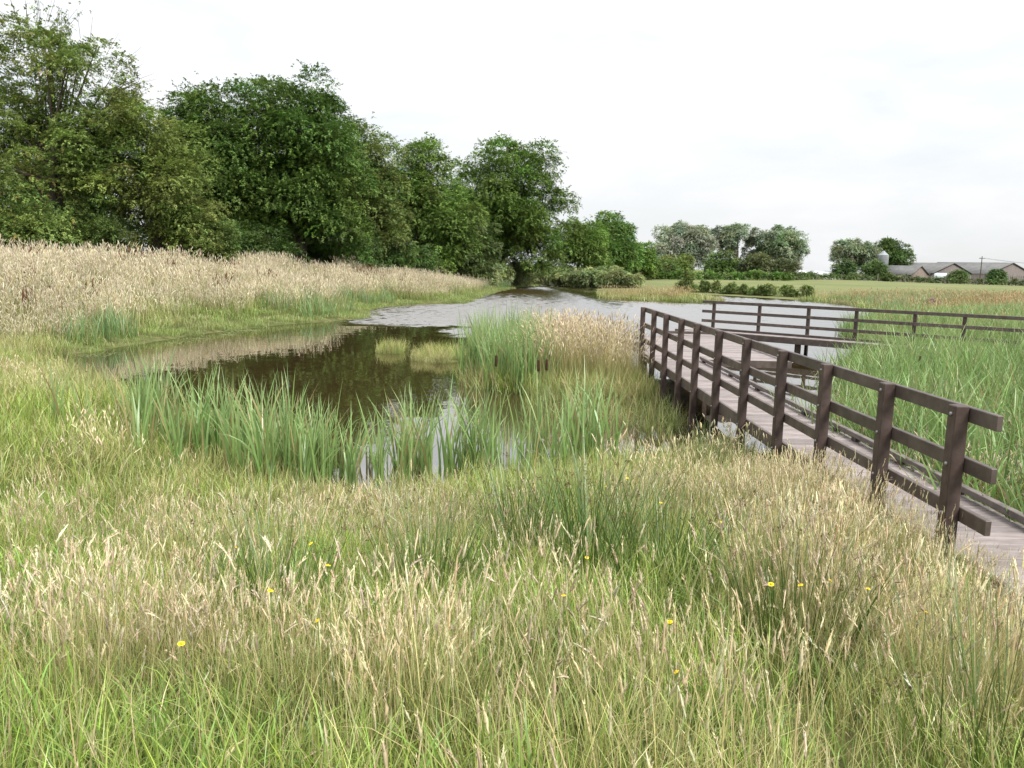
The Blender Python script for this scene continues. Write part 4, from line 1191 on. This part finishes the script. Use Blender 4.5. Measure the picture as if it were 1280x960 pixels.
T('hawthorn_tree', 'olive hawthorn with drooping branches before the dark sycamores', -20.2, 46, [(0, 0, 4.8, 3.2, 3, 4.4), (-1.6, .2, 7.4, 2.6, 2.6, 2.4), (2.0, -.4, 2.6, 2.3, 2.3, 2.4)], 36000, .14, (.122, .162, .042), 3,
  blob_r=(.17, .28), nb=80, trunk_r=.25, inner=.12)
T('elder_bush', 'rounded bush at the foot of the trees behind the pale grass', -17.6, 47.5, [(0, 0, 1.7, 1.35, 1.4, 1.75)], 9000, .13, (.085, .125, .035), 4, blob_r=(.25, .4), nb=26, trunk_r=.1, cat='bush', inner=.2)
T('elder_bush', 'dark bush at the foot of the left trees near the picture edge', -22.8, 42.5, [(0, 0, 1.5, 2.2, 1.4, 1.7)], 10000, .13, (.075, .11, .03), 41, blob_r=(.25, .4), nb=30, trunk_r=.1, cat='bush', inner=.2)
T('sycamore_tree', 'big dark sycamore with a broad dome, left of the pair', -21.6, 60, [(0, 0, 7.8, 5.2, 4.6, 6.5), (-1.6, .2, 6.1, 4.2, 4, 5.7)], 60000, .21, DARK, 5, blob_r=(.15, .25), nb=110, trunk_r=.42, limbs=22)
T('sycamore_tree', 'big dark sycamore with a broad dome, right of the pair', -16.2, 61, [(0, 0, 7.9, 4.8, 4.6, 6.4), (2.6, -.5, 5.4, 3.4, 3.4, 5.2)], 60000, .21, (.078, .130, .030), 6, blob_r=(.15, .25), nb=110, trunk_r=.42, limbs=22)
T('alder_tree', 'brownish olive tree beside the dark sycamore pair', -12.9, 71, [(0, 0, 8.8, 3.8, 3.6, 5.4), (1.2, -.8, 4.8, 3.8, 3.2, 4.6)], 40000, .20, (.100, .138, .038), 7, blob_r=(.16, .27), nb=80, trunk_r=.3, colvar=((.13, .12, .04), .05))
T('sycamore_tree', 'mid green tree behind the brownish olive one', -9.8, 84, [(0, 0, 9.2, 3.8, 3.6, 5.6), (2.8, -1, 6.4, 3.6, 3.4, 5.8)], 40000, .22, MID, 8, blob_r=(.16, .27), nb=80, trunk_r=.32)
T('sallow_tree', 'pale grey green sallow in front of the round sycamore', -4.2, 88, [(0, 0, 4.2, 2.9, 2.8, 3.9), (-2.6, .4, 3.6, 2.4, 2.4, 3.4)], 24000, .20, (.095, .128, .048), 9, blob_r=(.18, .28), nb=50, trunk_r=.22)
T('sycamore_tree', 'large round headed sycamore in the middle of the tree line', -1.5, 100, [(0, 0, 10.6, 7.6, 6.8, 7.8), (3.0, -1, 6.5, 5.8, 5, 5.8), (-4.0, 0, 6.5, 4.6, 4.6, 5.6)], 70000, .26, (.085, .138, .030), 10, blob_r=(.13, .22), nb=130, trunk_r=.5, limbs=26)
T('sycamore_tree', 'small sycamore at the right foot of the round headed one', 9.2, 116, [(0, 0, 4.9, 4.4, 4, 4.7)], 22000, .26, MID, 11, blob_r=(.18, .28), nb=50, trunk_r=.25)
T('maple_tree', 'fresh green rounded maple at the right end of the tree line', 14.0, 128, [(0, 0, 6.2, 5.2, 5, 5.2), (2.8, -.8, 4.4, 3.6, 3.6, 4.2)], 34000, .28, (.090, .152, .040), 12, blob_r=(.17, .27), nb=70, trunk_r=.3)
T('maple_tree', 'small green tree trailing off the tree line to the right', 22.5, 148, [(0, 0, 3.6, 4.0, 3.6, 3.7)], 14000, .3, MID, 13, blob_r=(.18, .28), nb=40, trunk_r=.2)

# trees standing behind the line close its gaps, as seen between the crowns
for k, (x, y, rx, rz) in enumerate(((-33, 60, 5.5, 5.0), (-27, 72, 5, 5.2), (-20, 80, 5, 5.6), (-14, 92, 5, 5.6), (-5, 112, 6, 6.0))):
    T('woodland_tree', ['dark tree behind the airy one at the far left', 'dark tree behind the olive hawthorn', 'dark tree behind the sycamore pair', 'dark tree behind the mid green tree', 'dark tree behind the round headed sycamore'][k],
      x, y, [(0, 0, rz + .6, rx, 4, rz)], 16000, .3, (.05, .085, .025), 20 + k, blob_r=(.2, .3), nb=50, trunk_r=.3, limbs=6)

# undergrowth along the foot of the trees
for k in range(10):
    f = k / 15.0
    x = -29 + 34 * f + random.uniform(-1, 1); y = 44 + 62 * f ** 1.15 + random.uniform(-1.5, 1.5) - 14 * f * (1 - f)
    T('undergrowth_bush', 'dark undergrowth bush at the foot of the left tree line', x, y, [(0, 0, 1.6, 2.6, 2.0, 1.9)], 7000, .19, (.06, .10, .028), 160 + k, cat='bush', trunk_r=.08,
      group='undergrowth along the tree line', blob_r=(.25, .4), nb=20, inner=.2, limbs=4)

# willow scrub at the far end of the pond
def bush(name, label, x, y, r, h, n, size, col, seed, group=None, **kw):
    return tree(name, label, (x, y, gz1(x, y) - .08), [(0, 0, h * .48, r, r * .8, h * .52)], n, size, col, seed, cat='bush', trunk_r=.06, group=group,
                blob_r=kw.pop('blob_r', (.22, .36)), nb=kw.pop('nb', 22), limbs=5, inner=.2, **kw)
SC = [(-3.3, 90, 1.5, 2.3), (-1.9, 96, 1.8, 3.3), (-.4, 101, 1.6, 2.9), (1.2, 107.5, 1.9, 3.2), (2.9, 111, 1.6, 2.6), (4.6, 112.5, 1.9, 3.0), (6.6, 111, 1.7, 2.4), (8.4, 109, 1.7, 2.7), (10.2, 106.5, 1.6, 2.6), (11.8, 104, 1.5, 2.3), (13.4, 103.5, 1.6, 2.2), (15.0, 102, 1.4, 1.9), (-2.6, 93.5, 1.5, 2.9), (.4, 104, 1.6, 3.2), (12.6, 107, 1.8, 2.9)]
for k, (x, y, r, h) in enumerate(SC):
    bush('willow_bush', 'grey green willow bush in the low row at the far end of the pond', x, y, r, h, 5200, .2, (.20, .235, .105), 60 + k, 'willow bushes at the far end of the pond', flat=1.1)
r8 = np.random.default_rng(88)
for k in range(16):
    f = k / 15.0
    x = 19.2 + 10.4 * f + r8.normal(0, .25); y = 92.4 - 10.5 * f ** 1.6 + r8.normal(0, .3)
    h = 2.3 if k == 1 else r8.uniform(.8, 1.5); r_ = r8.uniform(.5, .95)
    lab = 'taller willow bush at the left end of the row on the far right shore' if k == 1 else 'green willow bush in the row on the far right shore'
    tree('willow_bush', lab, (x, y, gz1(x, y) - .08), [(0, 0, h * .42, r_, r_ * .8, h * .5), (r8.uniform(-.6, .6), 0, h * .7, r_ * .45, r_ * .4, h * .5)], 1700, .15,
         np.array((.135, .175, .058)) * r8.uniform(.75, 1.2), 180 + k, cat='bush', trunk_r=.05, group='willow bushes on the far right shore', blob_r=(.3, .55), nb=12, limbs=4, inner=.2)
bush('loosestrife_clump', 'purplish flowering clump in the far right marsh', 30.2, 58, .7, 1.05, 1500, .12, (.24, .15, .17), 90, nb=10)

# far trees by the farm
T('white_willow', 'silvery willow at the left of the far tree group', 35.2, 170, [(0, 0, 6.6, 6.6, 5, 4.8), (-3.6, -1, 4.4, 3.8, 3.6, 3.8)], 24000, .36, SILV, 30, blob_r=(.15, .25), nb=70, trunk_r=.35)
T('oak_tree', 'olive topped tree behind the silvery willow', 35.8, 177, [(0, 0, 7.6, 4.2, 4.2, 4.2)], 9000, .36, (.11, .135, .04), 31, blob_r=(.2, .3), nb=36, trunk_r=.3)
T('white_willow', 'silvery willow in the middle of the far tree group with a gap', 48.2, 176, [(0, 0, 8.8, 4.6, 4, 3.0), (-4.2, 0, 7.0, 4.2, 3.6, 4.0), (2.6, -.5, 5.4, 2.6, 2.6, 2.2)], 17000, .36, SILV, 32, blob_r=(.17, .27), nb=50, trunk_r=.4, inner=.02, low=-.4)
T('white_willow', 'silvery domed willow at the right of the far tree group', 56.2, 172, [(0, 0, 7.0, 5.6, 5, 4.4), (2.4, -.5, 4.6, 3.4, 3.4, 3.0)], 19000, .36, (.18, .22, .14), 33, blob_r=(.15, .25), nb=70, trunk_r=.4)
for k, (x, y, r, h, c, lab) in enumerate(((32.5, 160, 3.6, 5.0, (.125, .155, .045), 'yellow green bush below the silvery willow'), (41.5, 162, 4.4, 5.4, (.085, .13, .037), 'green bush in the middle below the far willows'),
                                      (48.5, 161, 3.8, 5.6, (.105, .125, .055), 'olive bush below the gap in the far willows'), (53.6, 162, 3.4, 4.6, (.10, .115, .055), 'greyish bush before the house with the chimney'),
                                      (27.6, 155, 3.4, 4.0, (.10, .145, .045), 'green bush between the tree line and the far willows'))):
    bush('thicket_bush', lab, x, y, r, h, 6500, .32, c, 100 + k, nb=34)
T('poplar_tree', 'silvery broad tree left of the silo', 83.2, 200, [(0, 0, 6.4, 6.0, 5, 3.9), (1.6, -1, 4.0, 3.6, 3.4, 3.2)], 15000, .42, (.17, .205, .13), 34, blob_r=(.16, .26), nb=60, trunk_r=.35, low=-.5)
T('oak_tree', 'green tree behind the silo by the farm', 104.8, 226, [(0, 0, 6.8, 5.4, 5, 4.8)], 13000, .42, (.082, .13, .04), 35, blob_r=(.18, .28), nb=50, trunk_r=.35)
for k, (x, y, r, h, c, lab) in enumerate(((77.5, 190, 3.0, 5.0, (.085, .125, .05), 'dark bush at the left below the tree by the silo'), (84.5, 190, 3.6, 4.6, (.075, .115, .037), 'dark green bush below the tree by the silo'),
                                      (86.6, 188.5, 1.8, 2.2, (.085, .115, .04), 'bush in front of the silo'), (112.5, 205, 2.8, 3.6, (.10, .14, .055), 'bush before the left barn'),
                                      (121.0, 203, 2.2, 4.2, (.07, .115, .04), 'dark bush before the right barn'), (71, 230, 5, 5.5, (.10, .14, .06), 'distant pale green tree clump left of the farm'))):
    bush('farm_bush', lab, x, y, r, h, 4200, .36, c, 120 + k, nb=26)

# hedge along the field edge
def hedge(name, label, pts, w, h, n, size, col, seed):
    rng = np.random.default_rng(seed)
    pts = np.array(pts, float); seg = np.linalg.norm(np.diff(pts, axis=0), axis=1); cum = np.concatenate([[0], np.cumsum(seg)])
    k = int(cum[-1] / .9)
    t = np.linspace(0, cum[-1], k)
    c = np.stack([np.interp(t, cum, pts[:, 0]), np.interp(t, cum, pts[:, 1])], -1)
    z = ground_z(c[:, 0], c[:, 1])
    C = np.stack([c[:, 0], c[:, 1], z + h * .5 + rng.normal(0, .12, k)], -1)
    rr = np.full(k, .95) * rng.uniform(.75, 1.25, k)
    C = np.concatenate([C, C + np.array([0, 0, -.3])]); rr = np.concatenate([rr, rr])
    root = empty(name, tuple(C[0] - np.array([0, 0, h * .5])))
    cw = Crown(); leaf_cloud(cw, C - C[0] + np.array([0, 0, h * .5]), rr * max(w, h) * .55, n / len(C), size, col, rng, 1.0, .08, .55)
    cw.build('foliage', root, rng)
    tb = MB()
    for q in range(0, k, 3):
        p0 = np.array([C[q, 0], C[q, 1], z[q] - .1]) - C[0] + np.array([0, 0, h * .5])
        V, Fq = tube([p0, p0 + np.array([.1, 0, h * .6])], [.05, .02], 5); tb.add(V, Fq)
    obj('stems', tb.mesh('stems', M['bark'], True), root)
    tag(root, label, 'hedge')
hedge('hedge', 'clipped green hedge below the far willows', [(22, 150), (30, 152), (40, 153), (52, 154)], 1.2, 1.7, 9000, .28, (.085, .145, .035), 140)
hedge('hedge', 'long dark field hedge running in front of the farm buildings', [(52.5, 156), (66, 176), (78, 184), (95, 190), (118, 192), (150, 192)], 1.2, 1.5, 18000, .3, (.075, .105, .038), 141)

# ------------------------------------------------------------------ farm
M['sheet'] = solid_mat('fibre_cement_roof', (.105, .105, .105), (.155, .155, .152), .8, .85, .2, (1, 1, 1), .2)
M['sheet_light'] = solid_mat('pale_metal_roof', (.55, .58, .60), (.68, .70, .72), .8, .5, .1)
M['boarding'] = solid_mat('weathered_boarding', (.11, .095, .088), (.17, .15, .14), 1.2, .9, .3, (6, 6, .4), .2)
M['brick'] = solid_mat('red_brick_wall', (.13, .10, .085), (.18, .145, .125), 2, .9, .3)
M['render_wall'] = solid_mat('grey_stone_wall', (.24, .215, .19), (.33, .30, .27), 1, .9, .3)
M['white_wall'] = solid_mat('white_wall', (.6, .6, .58), (.72, .72, .7), 1, .8, .1)
M['dark'] = solid_mat('dark_opening', (.012, .011, .010), (.02, .02, .02), 1, .9, .1)  # near-black; stands for shade inside the bay, also used for doors and wires
M['glass'] = solid_mat('window_glass', (.05, .06, .07), (.08, .09, .1), 1, .1, .0, spec=.6)
M['clear_sheet'] = solid_mat('translucent_sheeting', (.45, .52, .56), (.56, .62, .66), 1, .35, .1)
M['zinc'] = solid_mat('galvanised_silo', (.20, .215, .23), (.28, .295, .31), 1.0, .5, .15)

def prism(w, l, e, a, ridge=.5):
    """gabled block: w across the gable (x), l along the ridge (y)"""
    V = []
    for y in (0, l):
        V += [(-w / 2, y, -1.0), (w / 2, y, -1.0), (w / 2, y, e), (-w / 2 + w * ridge, y, a), (-w / 2, y, e)]
    F4 = [(1, 6, 7, 2), (5, 0, 4, 9), (2, 7, 8, 3), (3, 8, 9, 4)]
    F3 = []
    for o_, fl in ((0, 1), (5, -1)):
        t3 = [(0, 1, 2), (0, 2, 4), (4, 2, 3)]
        F3 += [tuple(o_ + q for q in (t if fl > 0 else t[::-1])) for t in t3]
    return V, F4, F3
def roof_slab(xa, za, xb, zb, y0, y1, th):
    nx_, nz_ = -(zb - za), (xb - xa); q = math.hypot(nx_, nz_); nx_, nz_ = nx_ / q * th, nz_ / q * th
    V = []
    for y in (y0, y1): V += [(xa, y, za), (xb, y, zb), (xb + nx_, y, zb + nz_), (xa + nx_, y, za + nz_)]
    return V, [(0, 1, 2, 3), (7, 6, 5, 4), (0, 4, 5, 1), (3, 2, 6, 7), (1, 5, 6, 2), (0, 3, 7, 4)]
def building(name, label, loc, rz, w, l, e, a, wall, roof, cat='building', ridge=.5, th=.14):
    root = empty(name, loc, rz); tag(root, label, cat)
    V, F4, F3 = prism(w, l, e, a, ridge); obj('wall', mesh_np('wall', V, F4, F3, mat=wall), root)
    ap = -w / 2 + w * ridge
    sl = (a - e) / (w * ridge); sr = (a - e) / (w * (1 - ridge)); ov = .35
    for (xa, za, xb, zb) in ((-w / 2 - ov, e - sl * ov + .03, ap, a + .03), (ap, a + .03, w / 2 + ov, e - sr * ov + .03)):
        V, F4 = roof_slab(xa, za, xb, zb, -.3, l + .3, th); obj('roof', mesh_np('roof', V, F4, mat=roof), root)
    return root
def panel(name, parent, x0, x1, z0, z1, mat, y=-.04, d=.06):
    mb = MB(); mb.box(x0, x1, y - d / 2, y + d / 2, z0, z1)
    return obj(name, mb.mesh(name, mat), parent)

b1 = building('barn', 'grey boarded barn with a shallow roof and a pale panel in its gable', (115.3, 213, .0), R(24), 14.6, 22, 3.1, 5.75, M['boarding'], M['sheet'], 'barn')
panel('pale_panel', b1, -6.9, -2.2, 1.6, 3.2, M['clear_sheet'])
panel('door', b1, 1.2, 3.6, -.5, 2.3, M['dark'])
for k in range(16): panel('board', b1, -7.2 + k * .92, -7.2 + k * .92 + .08, -.6, 2.95, M['boarding'], y=-.12, d=.07) if not (-6.9 < -7.2 + k * .92 < -2.2) else None
b2 = building('barn', 'brown boarded barn with an open dark bay at the right edge', (134.5, 219, .0), R(26), 19.5, 22, 3.2, 6.25, M['boarding'], M['sheet'], 'barn')
panel('open_bay', b2, -9.5, -2.6, .2, 2.9, M['dark'])  # flat dark panel; the bay's inside shade is put into its colour
for k in range(3): panel('bay_post', b2, -8.6 + k * 2.2, -8.35 + k * 2.2, -.4, 2.9, M['boarding'], y=-.12, d=.08)
for k in range(13): panel('board', b2, -2.2 + k * .92, -2.12 + k * .92, -.6, 3.0, M['boarding'], y=-.12, d=.07)
b3 = building('brick_outbuilding', 'small red brick outbuilding beside the silo', (103.8, 207, .0), R(35), 8.2, 9, 2.6, 4.75, M['brick'], M['sheet'], 'building')
panel('door', b3, -.7, .7, -.5, 2.0, M['dark']); w3 = panel('window', b3, 1.8, 2.8, 1.0, 1.9, M['white_wall']); panel('pane', w3, 1.92, 2.68, 1.1, 1.8, M['glass'], y=-.08, d=.05)
b4 = building('farmhouse', 'stone farmhouse with a chimney behind the far bushes', (57.6, 182, .4), R(62), 6.0, 9, 2.6, 4.5, M['render_wall'], M['sheet'], 'house')
mb = MB(); mb.box(-.45, .45, .2, 1.1, 4.1, 5.7); ch = obj('chimney', mb.mesh('chimney', M['brick']), b4)
mb = MB(); mb.box(-.15, .15, .45, .8, 5.7, 6.0); obj('chimney_pot', mb.mesh('chimney_pot', M['brick']), ch)
for xx in (-1.6, .8):
    w_ = panel('window', b4, xx, xx + .9, .9, 2.0, M['white_wall']); panel('pane', w_, xx + .1, xx + .8, 1.0, 1.9, M['glass'], y=-.08, d=.05)
b5 = building('low_shed', 'low pale roofed shed just right of the farmhouse', (66.5, 186, .6), R(90), 4.0, 10, 1.5, 2.2, M['white_wall'], M['sheet_light'], 'shed')
panel('door', b5, -.5, .5, -.3, 1.3, M['dark'])
b6 = building('low_shed', 'low pale roofed shed left of the tree by the silo', (80.5, 200, .4), R(90), 5.0, 7, 1.6, 2.5, M['white_wall'], M['sheet_light'], 'shed')
panel('door', b6, -.5, .5, -.3, 1.4, M['dark'])
b7 = building('low_shed', 'small whitish shed peeping out under the tree by the silo', (89.0, 197, .2), R(15), 3.0, 5, 1.5, 2.2, M['white_wall'], M['sheet_light'], 'shed')
panel('door', b7, -.4, .4, -.3, 1.3, M['dark'])
# silo
so = empty('silo', (87.6, 193, .1)); tag(so, 'grey metal feed silo with a conical top by the farm', 'silo')
V, Fq = tube([(0, 0, 2.6), (0, 0, 3.0), (0, 0, 6.9)], [.5, 1.25, 1.25], 20); obj('body', mesh_np('body', V, Fq, mat=M['zinc'], smooth=False), so)
V, Fq = tube([(0, 0, 6.9), (0, 0, 7.75), (0, 0, 7.95)], [1.3, .35, .28], 20)
V = np.vstack([V, [(0, 0, 7.97)]]); n_ = len(V) - 1
obj('roof', mesh_np('roof', V, Fq, [(n_ - 20 + k, n_ - 20 + (k + 1) % 20, n_) for k in range(20)], mat=M['zinc']), so)
for k in range(4):
    a = k * math.pi / 2 + .7
    V, Fq = tube([(1.15 * math.cos(a), 1.15 * math.sin(a), -.5), (1.15 * math.cos(a), 1.15 * math.sin(a), 3.2)], [.07, .07], 6); obj('leg', mesh_np('leg', V, Fq, mat=M['zinc']), so)
for z in (3.9, 4.9, 5.9):
    V, Fq = tube([(0, 0, z), (0, 0, z + .08)], [1.28, 1.28], 20); obj('band', mesh_np('band', V, Fq, mat=M['zinc']), so)
# pole
po = empty('utility_pole', (118.0, 205, .2)); tag(po, 'wooden utility pole standing before the right barn', 'pole')
V, Fq = tube([(0, 0, -.5), (.05, 0, 4), (.0, 0, 7.4)], [.14, .12, .09], 8); obj('shaft', mesh_np('shaft', V, Fq, mat=M['bark'], smooth=True), po)
mb = MB(); mb.box(-.7, .7, -.06, .06, 6.8, 6.95); obj('crossarm', mb.mesh('crossarm', M['bark']), po)
for sx in (-.55, .55):
    tt = np.linspace(0, 1, 12)
    V, Fq = tube(np.stack([sx + tt * 42, tt * 14, 6.98 - tt * 1.6 - 2.2 * tt * (1 - tt)], -1), np.full(12, .018), 4); obj('wire', mesh_np('wire', V, Fq, mat=M['dark']), po)
# field fence posts
for k, (x, y) in enumerate(((62, 166), (70, 173), (80, 178), (88, 182), (98, 184), (108, 186), (118, 187), (127, 187))):
    fp = obj('fence_post', box_mesh(.16, .16, 1.6, M['boarding'], .01), None, (x, y, gz1(x, y) + .6))
    tag(fp, 'thin wooden fence post before the long field hedge', 'post', 'field fence posts')
